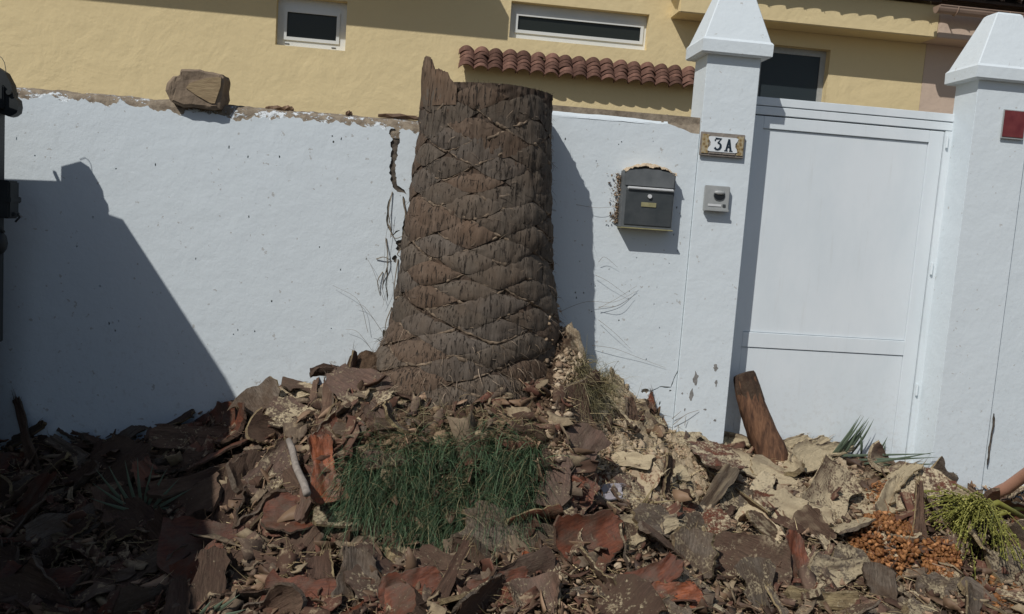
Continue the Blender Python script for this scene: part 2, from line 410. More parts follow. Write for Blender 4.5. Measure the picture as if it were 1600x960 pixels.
nx, ny = 900, 360
xs = np.linspace(-3.4, 4.0, nx); ys = np.linspace(-2.7, .235, ny)
X, Y = np.meshgrid(xs, ys)
Z = H(X, Y)
amp = np.clip(Z*4, 0, 1)
rid = 1-2*np.abs(fbm(X*9, Y*9, 40, 3))
tz_ = tan_zone(X, Y); lump = np.abs(fbm(X*16, Y*16, 71, 4, .55))
Z = Z+amp*(.03*rid-.02+.035*fbm(X*13, Y*13, 11, 4, .6)+.012*fbm(X*60, Y*60, 23, 2)+tz_*(.13*(.30-lump)+.02*np.abs(fbm(X*55, Y*55, 75, 2))))-.03+.016*tz_
Z = np.where(Z < .004, -.02, Z)
mb = MB(); mb.grid(np.dstack([X, Y, Z]))
mound = mb.build('debris_mound', M['mound'], smooth=True)
att = mound.data.attributes.new('tan', 'FLOAT', 'POINT'); att.data.foreach_set('value', tan_zone(X, Y).ravel())
tag(mound, 'heap of brown palm fibre and tan sawdust piled along the white wall', 'debris heap', kind='stuff')

# ------------------------------------------------------------------ garden wall
def ragged(x0, x1, z, amp, step, seed):
    n = max(2, int(abs(x1-x0)/step)); out = []
    for i in range(n+1):
        x = x0+(x1-x0)*i/n; out.append((x, z(x)+amp*float(fbm(x*18, 3.3, seed, 4, .65))))
    return out
def pxz(pts, y=0.0): return [tuple(at(a, b, y)[[0, 2]]) for a, b in pts]
def blob(cx, cz, rx, rz, seed, n=16):
    return [(cx+rx*math.cos(2*math.pi*i/n)*(1+.9*float(vnoise(i*.9, seed, 3))), cz+rz*math.sin(2*math.pi*i/n)*(1+.9*float(vnoise(i*.9, seed+5, 4)))) for i in range(n)]
def ribbon(pts, wd, seed):
    """closed thin outline along a polyline of pixels on the wall"""
    P = pxz(pts); fine = []
    for (a, b), (c, d) in zip(P[:-1], P[1:]):
        n = max(1, int(math.hypot(c-a, d-b)/.012))
        for i in range(n): fine.append((a+(c-a)*i/n, b+(d-b)*i/n))
    fine.append(P[-1]); n = len(fine); L = []; R_ = []
    for i, (x, z) in enumerate(fine):
        a = fine[max(0, i-1)]; b = fine[min(n-1, i+1)]; tx, tz = b[0]-a[0], b[1]-a[1]; q = math.hypot(tx, tz)+1e-9
        k = wd*(.55+.9*abs(float(fbm(i*.45, seed, 9, 2))*1.6))*min(1, .25+min(i, n-1-i)*.5)
        j = .006*float(fbm(i*.3, seed+2, 5, 2))
        L.append((x-tz/q*(k+j), z+tx/q*(k+j))); R_.append((x+tz/q*(k-j), z-tx/q*(k-j)))
    return L+R_[::-1]

wall = thing('garden_wall', (-2.5, .1, 0), 'white plastered garden wall left of the stump, cracked and stripped of its coping', 'wall')
mb = MB(); mb.box(-7, .22, .0, .2, 0, 1.985); mb.build('wall_core', M['mortar'], wall)
# rough mortar bed along the top
n = 700; xs_ = np.linspace(-7, .215, n); prof = [(-.006, 1.94), (-.006, 1.985), (.006, 2.010), (.07, 2.024), (.14, 2.022), (.19, 2.005), (.203, 1.97)]
P = np.zeros((n, len(prof), 3))
for j, (yy, zz) in enumerate(prof):
    P[:, j, 0] = xs_; P[:, j, 1] = yy+.004*fbm(xs_*30, j*2.1, 6, 3); P[:, j, 2] = zz+.010*fbm(xs_*11, j*.6, 8, 4, .6)
mb = MB(); mb.grid(P); mb.build('mortar_bed', M['mortar_painted'], wall, True)
top = ragged(.2, -7, lambda x: 1.981+.012*math.sin(x*2.1), .034, .007, 21)
out = [(-7, 0), (.2, 0)]+top
crack = pxz([(608, 203), (612, 214), (611, 240), (609, 272), (613, 292), (622, 299), (636, 304), (634, 297), (622, 290), (618, 276), (619, 252), (625, 224), (626, 208), (619, 200)])
def jag(poly, amp, seed, step=.006):
    o = []
    for k, (p, q) in enumerate(zip(poly, poly[1:]+poly[:1])):
        n_ = max(1, int(math.hypot(q[0]-p[0], q[1]-p[1])/step))
        for t_ in range(n_):
            f_ = t_/n_; x_, z_ = p[0]+(q[0]-p[0])*f_, p[1]+(q[1]-p[1])*f_
            o.append((x_+amp*2*float(fbm(z_*70, k*.3, seed, 3)), z_+amp*float(fbm(x_*70, z_*50, seed+3, 3))))
    return o
crack = jag(crack, .006, 5)
holes = [crack,
         ribbon([(612, 302), (607, 325), (606, 350), (612, 366)], .0035, 2), ribbon([(630, 307), (634, 330), (633, 352), (630, 375)], .007, 3),
         blob(*at(626, 384, 0)[[0, 2]], .022, .024, 4), blob(*at(617, 404, 0)[[0, 2]], .010, .016, 5), blob(*at(624, 440, 0)[[0, 2]], .012, .05, 6),
         ribbon([(612, 370), (619, 362), (625, 360)], .004, 7), ribbon([(606, 415), (604, 440), (606, 470)], .0035, 8),
         blob(*at(600, 520, 0)[[0, 2]], .008, .02, 9, 10), blob(*at(613, 505, 0)[[0, 2]], .012, .03, 10)]
rr = random.Random(3)
for k in range(26):
    holes.append(blob(rr.uniform(-1.75, -.18), rr.uniform(1.0, 1.93), rr.uniform(.002, .004), rr.uniform(.003, .007), 30+k, 7))
mb = MB(); mb.prism(crack, -.003, .001); mb.prism(holes[2], -.004, .001); mb.prism(holes[3], -.003, .001); mb.prism(holes[4], -.003, .001); mb.build('crack_shade', M['crack_dark'], wall)  # dark backing, the shade of the open crack put into its colour
mb = MB(); mb.sheet(out, -.012, .003, holes); mb.build('plaster_skin', M['white_plaster'], wall)
mb = MB()
for x0, x1, zz in ((-.70, -.60, 2.025), (-.36, -.33, 2.03), (-.22, -.03, 2.034), (-.63, -.58, 2.03)):
    k = 7; P = np.zeros((k, 4, 3))
    for i in range(k):
        x = x0+(x1-x0)*i/(k-1); ww = .012*math.sin(math.pi*(i+.6)/k)
        P[i] = [(x, .05-ww, zz+.006*math.sin(i*2.1)), (x, .05, zz+ww+.004*math.sin(i*3)), (x, .05+ww, zz), (x, .05, zz-.01)]
    mb.grid(P, 0, True)
tag(mb.build('bark_scraps', M['bark_flake']), 'dark bark scraps lying on the bare wall top left of the stump', 'debris', kind='stuff')

wr = thing('garden_wall', (.75, .1, 0), 'white plastered garden wall with bright rounded top between stump and number pillar', 'wall')
mb = MB(); mb.box(.24, 1.208, .0, .2, 0, 2.134); mb.build('wall_core', M['mortar'], wr)
topr = ragged(1.207, .24, lambda x: 2.092-(.028*sm(1.04, 1.2, x)), .006, .014, 77)
holes = [ribbon([(1008, 614), (1030, 603), (1047, 604), (1058, 578), (1072, 576)], .0028, 2), ribbon([(1068, 560), (1090, 558)], .002, 5),
         blob(*at(1085, 598, 0)[[0, 2]], .011, .038, 12), blob(*at(1079, 624, 0)[[0, 2]], .006, .017, 14, 10), blob(*at(1118, 578, 0)[[0, 2]], .008, .018, 17, 12), blob(*at(1118, 598, 0)[[0, 2]], .005, .014, 19, 9),
         blob(*at(1008, 610, 0)[[0, 2]], .018, .014, 21), blob(*at(1116, 656, 0)[[0, 2]], .006, .004, 23, 8), blob(*at(1046, 610, 0)[[0, 2]], .006, .004, 25, 8), blob(*at(1030, 630, 0)[[0, 2]], .004, .01, 27, 8),
         blob(*at(1075, 640, 0)[[0, 2]], .014, .004, 29, 10)]
for k in range(30):
    holes.append(blob(rr.uniform(.6, 1.19), rr.uniform(1.0, 2.05), rr.uniform(.0015, .0035), rr.uniform(.002, .006), 130+k, 7))
mb = MB(); mb.sheet([(.24, 0), (1.207, 0)]+topr, -.012, .003, holes); mb.build('plaster_skin', M['white_plaster'], wr)
n = 60; xs_ = np.linspace(.24, 1.06, n); prof = [(-.0125, 2.085), (-.008, 2.098), (.012, 2.121), (.05, 2.131), (.15, 2.131), (.205, 2.11)]
P = np.zeros((n, len(prof), 3))
for j, (yy, zz) in enumerate(prof):
    P[:, j, 0] = xs_; P[:, j, 1] = yy+.003*fbm(xs_*8, j*2.1, 6, 3); P[:, j, 2] = zz+.006*fbm(xs_*9, j*.6, 8, 3, .6)
mb = MB(); mb.grid(P); mb.build('wall_top', M['white_plaster'], wr, True)
n = 24; xs_ = np.linspace(1.03, 1.208, n); P = np.zeros((n, 5, 3))
for j, (yy, zz) in enumerate([(-.008, 2.06), (-.004, 2.10), (.03, 2.128), (.12, 2.135), (.2, 2.11)]):
    P[:, j, 0] = xs_; P[:, j, 1] = yy; P[:, j, 2] = zz+.03*fbm(xs_*16, j*.9, 5, 4, .6)
mb = MB(); mb.grid(P); mb.build('broken_mortar', M['mortar'], wr, True)

# ------------------------------------------------------------------ pillars
def pillar(x0, x1, label, crackpx=None, peel=()):
    p = thing('gate_pillar', ((x0+x1)/2, .12, 0), label, 'pillar')
    holes = []
    if crackpx: holes = [ribbon(crackpx, .003, 4)]
    mb = MB(); mb.box(x0, x1, -.020, .150, 0, 2.418, bev=.0018); mb.build('shaft', M['pillar_plaster'], p)
    if crackpx:
        poly = ribbon(crackpx, .0035, 4); mb = MB(); mb.prism(poly, -.0212, -.015); mb.build('crack', M['crack_dark'], p)
    for q, (a, b, rx, rz) in enumerate(peel):
        c_ = at(a, b, -.02); mb = MB(); mb.prism(blob(c_[0], c_[2], rx, rz, 12+q*3, 18), -.0210, -.015); mb.build('peeled_patch', M['grey_render'], p)
    cx = (x0+x1)/2; hw = (x1-x0)/2+.038; hy = .12; cy = .065
    bm = bmesh.new(); rings = []
    for (a, b, z) in ((hw-.008, hy-.008, 2.411), (hw, hy, 2.417), (hw+.001, hy+.001, 2.468), (hw-.008, hy-.008, 2.480), (.066, .05, 2.722), (.054, .04, 2.732)):
        rings.append([bm.verts.new((cx+sx*a, cy+sy*b, z)) for sx, sy in ((-1, -1), (1, -1), (1, 1), (-1, 1))])
    for r1, r2 in zip(rings[:-1], rings[1:]):
        for i in range(4): bm.faces.new((r1[i], r1[(i+1) % 4], r2[(i+1) % 4], r2[i]))
    bm.faces.new(rings[0][::-1]); bm.faces.new(rings[-1])
    bmesh.ops.bevel(bm, geom=[e for e in bm.edges if abs(e.verts[0].co.z-e.verts[1].co.z) > .1], offset=.004, segments=1, affect='EDGES')
    mb = MB(); mb.bm(bm); mb.build('cap', M['pillar_plaster'], p)
    return p
pillar(1.21, 1.455, 'white gate pillar with pyramid cap bearing the house number and intercom', None, [(1087, 592, .011, .03), (1080, 618, .009, .026), (1118, 575, .010, .016), (1119, 598, .006, .016), (1102, 640, .007, .004), (1117, 657, .006, .005), (1066, 615, .004, .005), (1070, 640, .003, .007)])
pillar(2.50, 2.775, 'white gate pillar right of the gate bearing a red plate, hairline crack low down', [(1549, 645), (1548, 665), (1543, 690), (1539, 725)])
wn = thing('garden_wall', (5, .1, 0), 'white garden wall carrying on right of the right gate pillar', 'wall')
mb = MB(); mb.box(2.78, 8, .0, .2, 0, 2.12, bev=.01); mb.build('wall_core', M['white_plaster'], wn)

# ------------------------------------------------------------------ gate
gt = thing('entrance_gate', (2.0, .25, 0), 'white panelled metal entrance gate closed between the two pillars', 'gate')
GY = .135
mb = MB(); mb.box(1.457, 2.5245, GY, GY+.05, 2.235, 2.273, bev=.002); mb.build('head_frame', M['gate_paint'], gt)
mb = MB(); mb.box(1.457, 2.5245, GY+.002, GY+.05, 2.193, 2.2315, bev=.002); mb.build('head_frame', M['gate_paint'], gt)
mb = MB(); mb.box(2.467, 2.5245, GY-.002, GY+.05, .02, 2.190, bev=.002); mb.build('side_frame', M['gate_paint'], gt)
mb = MB(); mb.box(1.457, 1.495, GY, GY+.05, .02, 2.190, bev=.002); mb.build('side_frame', M['gate_paint'], gt)
mb = MB(); mb.box(1.457, 2.52, GY+.036, GY+.055, .02, 2.27); mb.build('backing', M['gap'], gt)
def gbox(name, a):
    mb = MB(); mb.box(*a, bev=.002); return mb.build(name, M['gate_paint'], gt)
gbox('stile', (2.391, 2.463, GY+.004, GY+.034, .04, 2.187)); gbox('stile', (1.498, 1.561, GY+.004, GY+.034, .04, 2.187))
gbox('rail', (1.5615, 2.3905, GY+.004, GY+.034, 2.130, 2.187)); gbox('rail', (1.5615, 2.3905, GY+.004, GY+.034, 1.0915, 1.164)); gbox('rail', (1.5615, 2.3905, GY+.004, GY+.034, .04, .14))
gbox('panel', (1.5615, 2.3905, GY+.013, GY+.034, 1.1655, 2.128)); gbox('panel', (1.5615, 2.3905, GY+.009, GY+.034, .142, 1.0885))
for z_ in (2.11, 1.5, .9):
    mb = MB(); mb.tube([(2.474, GY-.010, z_), (2.474, GY-.010, z_+.055)], .006, 10); mb.build('hinge', M['gate_paint'], gt)

# ------------------------------------------------------------------ mailbox
mx = thing('mailbox', (.985, -.05, 1.62), 'dark grey metal mailbox mounted on the white wall beside the number pillar', 'mailbox')
def arch(x0, x1, z0, z1, rise, n=10):
    return [(x0, z0), (x1, z0)]+[(x1+(x0-x1)*i/n, z1+rise*math.sin(math.pi*i/n)) for i in range(n+1)]
mb = MB(); mb.prism(arch(.866, 1.097, 1.625, 1.872, .013), -.078, -.0125); mb.build('body', M['mail_body'], mx)
mb = MB(); mb.prism(arch(.872, 1.091, 1.808, 1.870, .012), -.084, -.0785); mb.build('flap', M['mail_body'], mx)
mb = MB(); mb.box(.882, 1.090, -.094, -.0845, 1.792, 1.803, bev=.003); mb.build('flap_lip', M['steel'], mx)
mb = MB(); mb.box(.880, 1.092, -.0825, -.0785, 1.637, 1.788, bev=.001); mb.build('door', M['mail_door'], mx)
mb = MB(); mb.tube([(.985, -.082, 1.765), (.985, -.091, 1.765)], .009, 14); lk = mb.build('lock', M['steel'], mx)
mb = MB(); mb.box(.950, 1.018, -.086, -.083, 1.718, 1.738, bev=.001); mb.build('name_plate', M['brass'], mx)
mb = MB(); mb.box(.866, 1.104, -.088, -.0125, 1.618, 1.6245, bev=.002); mb.build('bottom_lip', M['brass'], mx)

# ------------------------------------------------------------------ intercom
ic = thing('intercom', (1.305, -.03, 1.72), 'small grey intercom with black round lens below the house number', 'intercom')
mb = MB(); mb.box(1.247, 1.361, -.050, -.0285, 1.722, 1.836, bev=.003); mb.build('housing', M['alu'], ic)
mb = MB(); mb.box(1.247, 1.361, -.058, -.0505, 1.722, 1.734, bev=.002); mb.build('lower_lip', M['alu'], ic)
mb = MB(); mb.prism([(1.312+.029*math.cos(a)*(1 if abs(math.cos(a)) < .8 else .93), 1.794+.024*math.sin(a)) for a in np.linspace(0, 2*math.pi, 25)[:-1]], -.053, -.0505); mb.build('lens_bezel', M['mail_body'], ic)
mb = MB(); mb.prism([(1.312+.025*math.cos(a), 1.792+.018*math.sin(a)) for a in np.linspace(0, 2*math.pi, 25)[:-1]], -.0545, -.0532); mb.build('camera_lens', M['black_lens'], ic)
bm = bmesh.new(); bmesh.ops.create_uvsphere(bm, u_segments=16, v_segments=8, radius=.025)
for v in bm.verts: v.co = Vector((1.312+v.co.x, -.0530+v.co.y*.35, 1.806+v.co.z*.42))
mb = MB(); mb.bm(bm); mb.build('lens_hood', M['alu'], ic, True)
mb = MB(); mb.box(1.263, 1.325, -.0525, -.0505, 1.744, 1.754, bev=.0008); mb.build('name_strip', M['steel'], ic)
mb = MB(); mb.box(1.331, 1.345, -.0535, -.0505, 1.743, 1.756, bev=.001); mb.build('call_button', M['mail_door'], ic)

# ------------------------------------------------------------------ house number
hn = thing('house_number', (1.31, -.03, 1.97), 'tiled house number reading 3 A with ochre border on the pillar', 'house number')
mb = MB(); mb.box(1.207, 1.411, -.038, -.0285, 1.966, 2.070, bev=.002); mb.build('frame', M['tile_edge'], hn)
for a, b in ((1.213, 1.244), (1.374, 1.405)):
    mb = MB(); mb.box(a, b, -.042, -.0384, 1.976, 2.061, bev=.001); mb.build('border_tile', M['tile_border'], hn)
for a, b in ((1.2465, 1.3085), (1.3100, 1.3715)):
    mb = MB(); mb.box(a, b, -.0425, -.0384, 1.976, 2.061, bev=.001); mb.build('number_tile', M['tile_edge'], hn)
mb = MB()
plq = [(1.240, 1.989), (1.250, 1.986), (1.368, 1.986), (1.378, 1.989), (1.374, 2.003), (1.366, 2.012), (1.366, 2.026), (1.374, 2.036), (1.378, 2.049), (1.368, 2.052), (1.250, 2.052), (1.240, 2.049), (1.244, 2.036), (1.252, 2.026), (1.252, 2.012), (1.244, 2.003)]
mb.prism(plq, -.0448, -.0430); mb.build('white_panel', M['tile_white'], hn)
def stroke(pts, wd):
    L, R_ = [], []
    for i, p in enumerate(pts):
        a = pts[max(0, i-1)]; b = pts[min(len(pts)-1, i+1)]; tx, tz = b[0]-a[0], b[1]-a[1]; q = math.hypot(tx, tz); k = wd[i]
        L.append((p[0]-tz/q*k, p[1]+tx/q*k)); R_.append((p[0]+tz/q*k, p[1]-tx/q*k))
    return L+R_[::-1]
mb = MB()
s0x, s0z = 1.285, 2.019
pts = [(-.013, .0245), (.0135, .0245), (-.001, .006), (.007, .0045), (.0125, -.002), (.0135, -.010), (.009, -.019), (.0, -.0235), (-.008, -.0215), (-.0135, -.015)]
mb.prism(stroke([(s0x+a, s0z+b) for a, b in pts[:3]], [.0042, .0042, .003]), -.0466, -.0449)
mb.prism(stroke([(s0x+a, s0z+b) for a, b in pts[2:]], [.003, .0036, .0046, .005, .0046, .0036, .004, .0048]), -.0470, -.0450)
mb.prism([(s0x-.0165, s0z+.014), (s0x-.0115, s0z+.014), (s0x-.0105, s0z+.0205), (s0x-.0165, s0z+.0205)], -.0468, -.0451)
mb.build('digit', M['tile_ink'], hn)
mb = MB(); ax, az = 1.335, 2.019
mb.prism([(ax-.0145, az-.026), (ax-.006, az-.026), (ax+.0045, az+.026), (ax-.004, az+.026)], -.0466, -.0449)
mb.prism([(ax+.0065, az-.026), (ax+.0155, az-.026), (ax+.0045, az+.026), (ax-.0042, az+.026)], -.0470, -.0450)
mb.prism([(ax-.008, az-.012), (ax+.009, az-.012), (ax+.008, az-.005), (ax-.007, az-.005)], -.0468, -.0451)
mb.prism([(ax-.0185, az-.0275), (ax-.003, az-.0275), (ax-.003, az-.0235), (ax-.0185, az-.0235)], -.0469, -.0452)
mb.prism([(ax+.004, az-.0275), (ax+.0195, az-.0275), (ax+.0195, az-.0235), (ax+.004, az-.0235)], -.0472, -.0452)
mb.build('letter', M['tile_ink'], hn)

rs = thing('red_plate', (2.69, -.03, 2.16), 'dark red plate in thin grey frame on the right gate pillar', 'plate')
mb = MB(); mb.box(2.632, 2.745, -.034, -.0285, 2.155, 2.287, bev=.001); mb.build('frame', M['alu'], rs)
mb = MB(); mb.box(2.636, 2.741, -.037, -.0342, 2.163, 2.283, bev=.001); mb.build('red_face', M['red_sign'], rs)

# ------------------------------------------------------------------ house
HY = 4.5
hs = thing('yellow_house', (0, 6, 0), 'yellow plastered house with narrow high windows behind the white wall', 'house')
def wall_holes(mb, x0, x1, z0, z1, y, holes, depth, mi=0):
    xs = sorted({x0, x1, *[h[0] for h in holes], *[h[1] for h in holes]}); zs = sorted({z0, z1, *[h[2] for h in holes], *[h[3] for h in holes]})
    for a, b in zip(xs[:-1], xs[1:]):
        for c, d in zip(zs[:-1], zs[1:]):
            mx_, mz_ = (a+b)/2, (c+d)/2
            if any(h[0] < mx_ < h[1] and h[2] < mz_ < h[3] for h in holes): continue
            mb.add([(a, y, c), (b, y, c), (b, y, d), (a, y, d)], [(0, 1, 2, 3)], mi)
    for a, b, c, d in holes:
        e = y+depth
        mb.add([(a, y, c), (b, y, c), (b, y, d), (a, y, d), (a, e, c), (b, e, c), (b, e, d), (a, e, d)], [(0, 4, 5, 1), (1, 5, 6, 2), (2, 6, 7, 3), (3, 7, 4, 0)], mi)
W1 = (-1.455, -.815, 3.08, 3.53); W2 = (.715, 2.06, 3.345, 3.685); DR = (3.2, 3.925, .3, 3.52)
mb = MB(); wall_holes(mb, -9, 4.92, 0, 6.2, HY, [W1, W2, DR], .13); mb.build('wall', M['yellow_plaster'], hs)
mb = MB(); mb.box(-9, 4.92, HY+.2, HY+6, 0, 6.2); mb.build('house_block', M['yellow_plaster'], hs)
def window(h, fr, drop):
    a, b, c, d = h; y = HY+.085
    mb = MB(); o = [(a, c), (b, c), (b, d), (a, d)]; i_ = [(a+fr[0], c+fr[2]), (b-fr[1], c+fr[2]), (b-fr[1], d-fr[3]), (a+fr[0], d-fr[3])]
    mb.prism(o, y, y+.045, holes=[i_]); wf = mb.build('window', M['white_pvc'], hs)
    mb = MB(); j = [(p[0]+s*.012, p[1]+t*.012) for p, s, t in zip(i_, (1, -1, -1, 1), (1, 1, -1, -1))]
    i2 = [(p[0]-s*.018, p[1]-t*.018) for p, s, t in zip(i_, (1, -1, -1, 1), (1, 1, -1, -1))]
    mb.prism(i2, y-.012, y-.0005, holes=[j]); mb.build('sash', M['white_pvc'], wf)
    mb = MB(); mb.box(i_[0][0], i_[1][0], y+.01, y+.02, i_[0][1], i_[2][1]); mb.build('pane', M['pane'], wf)
    for q in drop:
        mb = MB(); mb.box(q-.02, q+.02, y-.004, y-.0005, c+.026, c+.036); mb.build('drain_cover', M['mail_door'], wf)
window(W1, (.075, .085, .085, .115), (-1.36, -.93)); window(W2, (.07, .045, .085, .1), ())
# door
mb = MB(); mb.prism([(3.2, .3), (3.925, .3), (3.925, 3.52), (3.2, 3.52)], HY+.09, HY+.13, holes=[[(3.26, .34), (3.87, .34), (3.87, 3.46), (3.26, 3.46)]]); dr = mb.build('door', M['alu'], hs)
mb = MB(); mb.box(3.26, 3.87, HY+.10, HY+.12, .34, 3.46); mb.build('door_panel', M['door_glass'], dr)
# unseen eave over the left part, placed to cast the shadow crossing the facade
mb = MB(); mb.box(-9, .19, HY-.6, HY+.002, 4.12, 4.34, bev=.01); mb.build('unseen_eave', M['yellow_plaster'], hs)
# porch beam on the right, with its own tiled roof and the gutter of the neighbour
mb = MB(); mb.box(2.27, 4.848, HY-.29, HY+.002, 3.665, 3.97, bev=.008); mb.build('porch_beam', M['yellow_plaster'], hs)
def wave_tile(L, p, h, n=11):
    """one S tile: a wide hump and a narrow trough, with thickness"""
    mb = MB(); x = np.linspace(-.53, .53, n); z = h*(1-np.abs(2*x/1.06)**2.1); P = np.zeros((3, n, 3)); Q = np.zeros((3, n, 3))
    for i in range(3):
        k = 1+.06*(1-i/2)
        P[i] = np.stack([x*p*k, np.full(n, -L*.55+L*i/2), z*k], 1); Q[i] = P[i]-np.array([0, 0, .009])
    mb.grid(P); mb.grid(Q[:, ::-1])
    mb.grid(np.stack([Q[0], P[0]])); mb.grid(np.stack([P[2], Q[2]])); mb.grid(np.stack([P[:, 0], Q[:, 0]], 0)); mb.grid(np.stack([Q[:, -1], P[:, -1]], 0))
    return mb.mesh('roof_tile', M['terracotta'])
def tile_field(parent, name, x0, x1, cols, ztop, ytop, zlow, ylow, rows, mat, jit=.004, seed=1, rscale=1.0):
    r_ = random.Random(seed); pitch = (x1-x0)/cols
    slope = math.atan2(ztop-zlow, ytop-ylow); run = math.hypot(ztop-zlow, ytop-ylow)
    me = wave_tile(run/rows*1.55, pitch, pitch*.44*rscale); me.materials.clear(); me.materials.append(mat)
    base = Vector(parent.location)
    for i in range(cols):
        for k in range(rows):
            o = bpy.data.objects.new(name, me); col.objects.link(o); o.parent = parent
            f = (k+.5)/rows
            o.location = Vector((x0+(i+.5)*pitch+r_.uniform(-jit, jit), ylow+(ytop-ylow)*f, zlow+(ztop-zlow)*f+.012+r_.uniform(-.003, .003)))-base
            o.rotation_euler = (slope-.10+r_.uniform(-.03, .03), r_.uniform(-.04, .04), r_.uniform(-.05, .05))
aw = thing('tiled_awning', (1.4, HY, 3.0), 'small sloping awning of terracotta barrel tiles on the yellow house wall', 'awning')
mb = MB(); mb.prism([(HY-.060, 3.072), (HY-.055, 3.055), (HY+.002, 3.130), (HY+.002, 3.16)], 0, 1)
mb.v = [(.275+(q[1])*2.40, q[0], q[2]) for q in mb.v]; mb.build('bed', M['terracotta'], aw, fix=True)
tile_field(aw, 'roof_tile', .26, 2.69, 18, 3.175, HY-.012, 2.995, HY-.115, 5, M['terracotta'], .009)
# porch roof tiles
pr = hs
mb = MB(); mb.add([(2.1, HY-.35, 4.0), (4.82, HY-.35, 4.0), (4.82, HY+.1, 4.30), (2.1, HY+.1, 4.30), (2.1, HY-.35, 3.98), (4.82, HY-.35, 3.98), (4.82, HY+.1, 4.28), (2.1, HY+.1, 4.28)],
    [(0, 1, 2, 3), (7, 6, 5, 4), (0, 4, 5, 1), (1, 5, 6, 2), (2, 6, 7, 3), (3, 7, 4, 0)]); mb.build('porch_roof_deck', M['terracotta_shaded'], hs)
tile_field(hs, 'porch_roof_tile', 2.1, 4.82, 15, 4.30, HY+.1, 3.995, HY-.40, 5, M['terracotta_shaded'], seed=4, rscale=1.15)
# neighbour
nb = thing('pink_house', (7, 6, 0), 'pale pink neighbouring house wall with dark tiled eave right of the yellow house', 'house')
mb = MB(); mb.box(4.922, 12, HY-.003, HY+6, 0, 6.2); mb.build('wall', M['pink_plaster'], nb)
mb = MB(); mb.box(4.85, 12, HY-.286, HY-.004, 3.67, 3.965, bev=.006); mb.build('porch_beam', M['pink_plaster'], nb)
mb = MB(); mb.add([(4.83, HY-.42, 4.02), (8.75, HY-.42, 4.02), (8.75, HY-.005, 4.30), (4.83, HY-.005, 4.30), (4.83, HY-.42, 3.995), (8.75, HY-.42, 3.995), (8.75, HY-.005, 4.27), (4.83, HY-.005, 4.27)],
    [(0, 1, 2, 3), (7, 6, 5, 4), (0, 4, 5, 1), (1, 5, 6, 2), (2, 6, 7, 3), (3, 7, 4, 0)]); mb.build('eave_deck', M['terracotta_shaded'], nb)
tile_field(nb, 'eave_tile', 4.83, 8.0, 18, 4.30, HY-.02, 4.02, HY-.44, 4, M['terracotta_shaded'], seed=9)
# gutter: half round trough with end cap and brackets
gu = thing('roof_gutter', (6, 4.0, 3.85), 'brown roof gutter with end cap under the dark eave above the right pillar', 'gutter')
n = 9; P = np.zeros((2, n, 3)); 
for i, x in enumerate((4.70, 8.0)):
    for j in range(n):
        q = math.pi*(1+j/(n-1)); P[i, j] = (x, 4.02+.05*math.cos(q), 3.905+.066*math.sin(q))
mb = MB(); mb.grid(P); Q = P.copy(); Q[:, :, 1] = 4.02+(Q[:, :, 1]-4.02)*.9; Q[:, :, 2] = 3.905+(Q[:, :, 2]-3.905)*.92; mb.grid(Q[:, ::-1])
for sgn in (-1, 1): mb.tube([(4.70, 4.02+sgn*.05, 3.905), (8, 4.02+sgn*.05, 3.905)], .006, 6)
mb.build('trough', M['gutter'], gu)
mb = MB(); mb.prism([(4.02+.052*math.cos(math.pi*(1+j/(n-1))), 3.905+.068*math.sin(math.pi*(1+j/(n-1)))) for j in range(n)], 0, 1)
mb.v = [(4.688+q[1]*.012, q[0], q[2]) for q in mb.v]; mb.build('end_cap', M['gutter'], gu, fix=True)
for x in (4.88, 5.40, 5.95):
    mb = MB(); mb.tube([(x, 4.02+.056*math.cos(math.pi*(1+j/8)), 3.905+.073*math.sin(math.pi*(1+j/8))) for j in range(9)]+[(x, 4.19, 3.915)], .006, 6); mb.build('bracket', M['gutter'], gu)

# ------------------------------------------------------------------ truck at the left edge
tk = thing('dump_truck', (-2.8, -2.5, 0), 'dark truck bed corner with hinge brackets at the left edge of the view', 'truck')
def sx(y): return -1.675-.06*(-y-.4)       # outer side of the bed, leaning away from the camera's view
mb = MB(); prof = [(-.322, .22), (-.322, 1.97), (-.50, 2.17), (-1.05, 2.26), (-2.0, 2.20), (-4.6, 2.20), (-4.6, .22)]  # reaches this low only to keep sun from passing under the bed
vs = [(sx(y), y, z) for y, z in prof]+[(sx(y)-.05, y, z) for y, z in prof]; k = len(prof)
mb.add(vs, [tuple(range(k))[::-1], tuple(range(k, 2*k))]+[(i, (i+1) % k, k+(i+1) % k, k+i) for i in range(k)]); mb.build('side_panel', M['truck'], tk, fix=True)
mb = MB(); mb.add([(q[0]-2.1, q[1], q[2]) for q in vs], [tuple(range(k))[::-1], tuple(range(k, 2*k))]+[(i, (i+1) % k, k+(i+1) % k, k+i) for i in range(k)]); mb.build('side_panel', M['truck'], tk, fix=True)
mb = MB(); mb.add([(-1.63, -.272, .3), (-1.63, -.272, 2.005), (-3.75, -.272, 1.93), (-3.75, -.272, .3), (-1.63, -.32, .3), (-1.63, -.32, 2.005), (-3.75, -.32, 1.93), (-3.75, -.32, .3)],
    [(0, 1, 2, 3), (7, 6, 5, 4), (0, 4, 5, 1), (1, 5, 6, 2), (2, 6, 7, 3), (3, 7, 4, 0)]); mb.build('tailgate', M['truck'], tk, fix=True)  # lower edge also brought down to block sun beneath the truck
mb = MB(); mb.box(-4.2, -2.3, -4.6, -.402, .92, 1.0); mb.build('bed_floor', M['truck'], tk)
mb = MB(); mb.box(-3.5, -2.1, -7.2, -.9, .70, .9); mb.build('chassis', M['truck'], tk)
xa = at(3.5, 180, -.27)[0]
mb = MB(); mb.box(xa-.06, xa, -.295, -.245, 1.0, 1.93, bev=.004); mb.build('corner_post', M['truck'], tk)
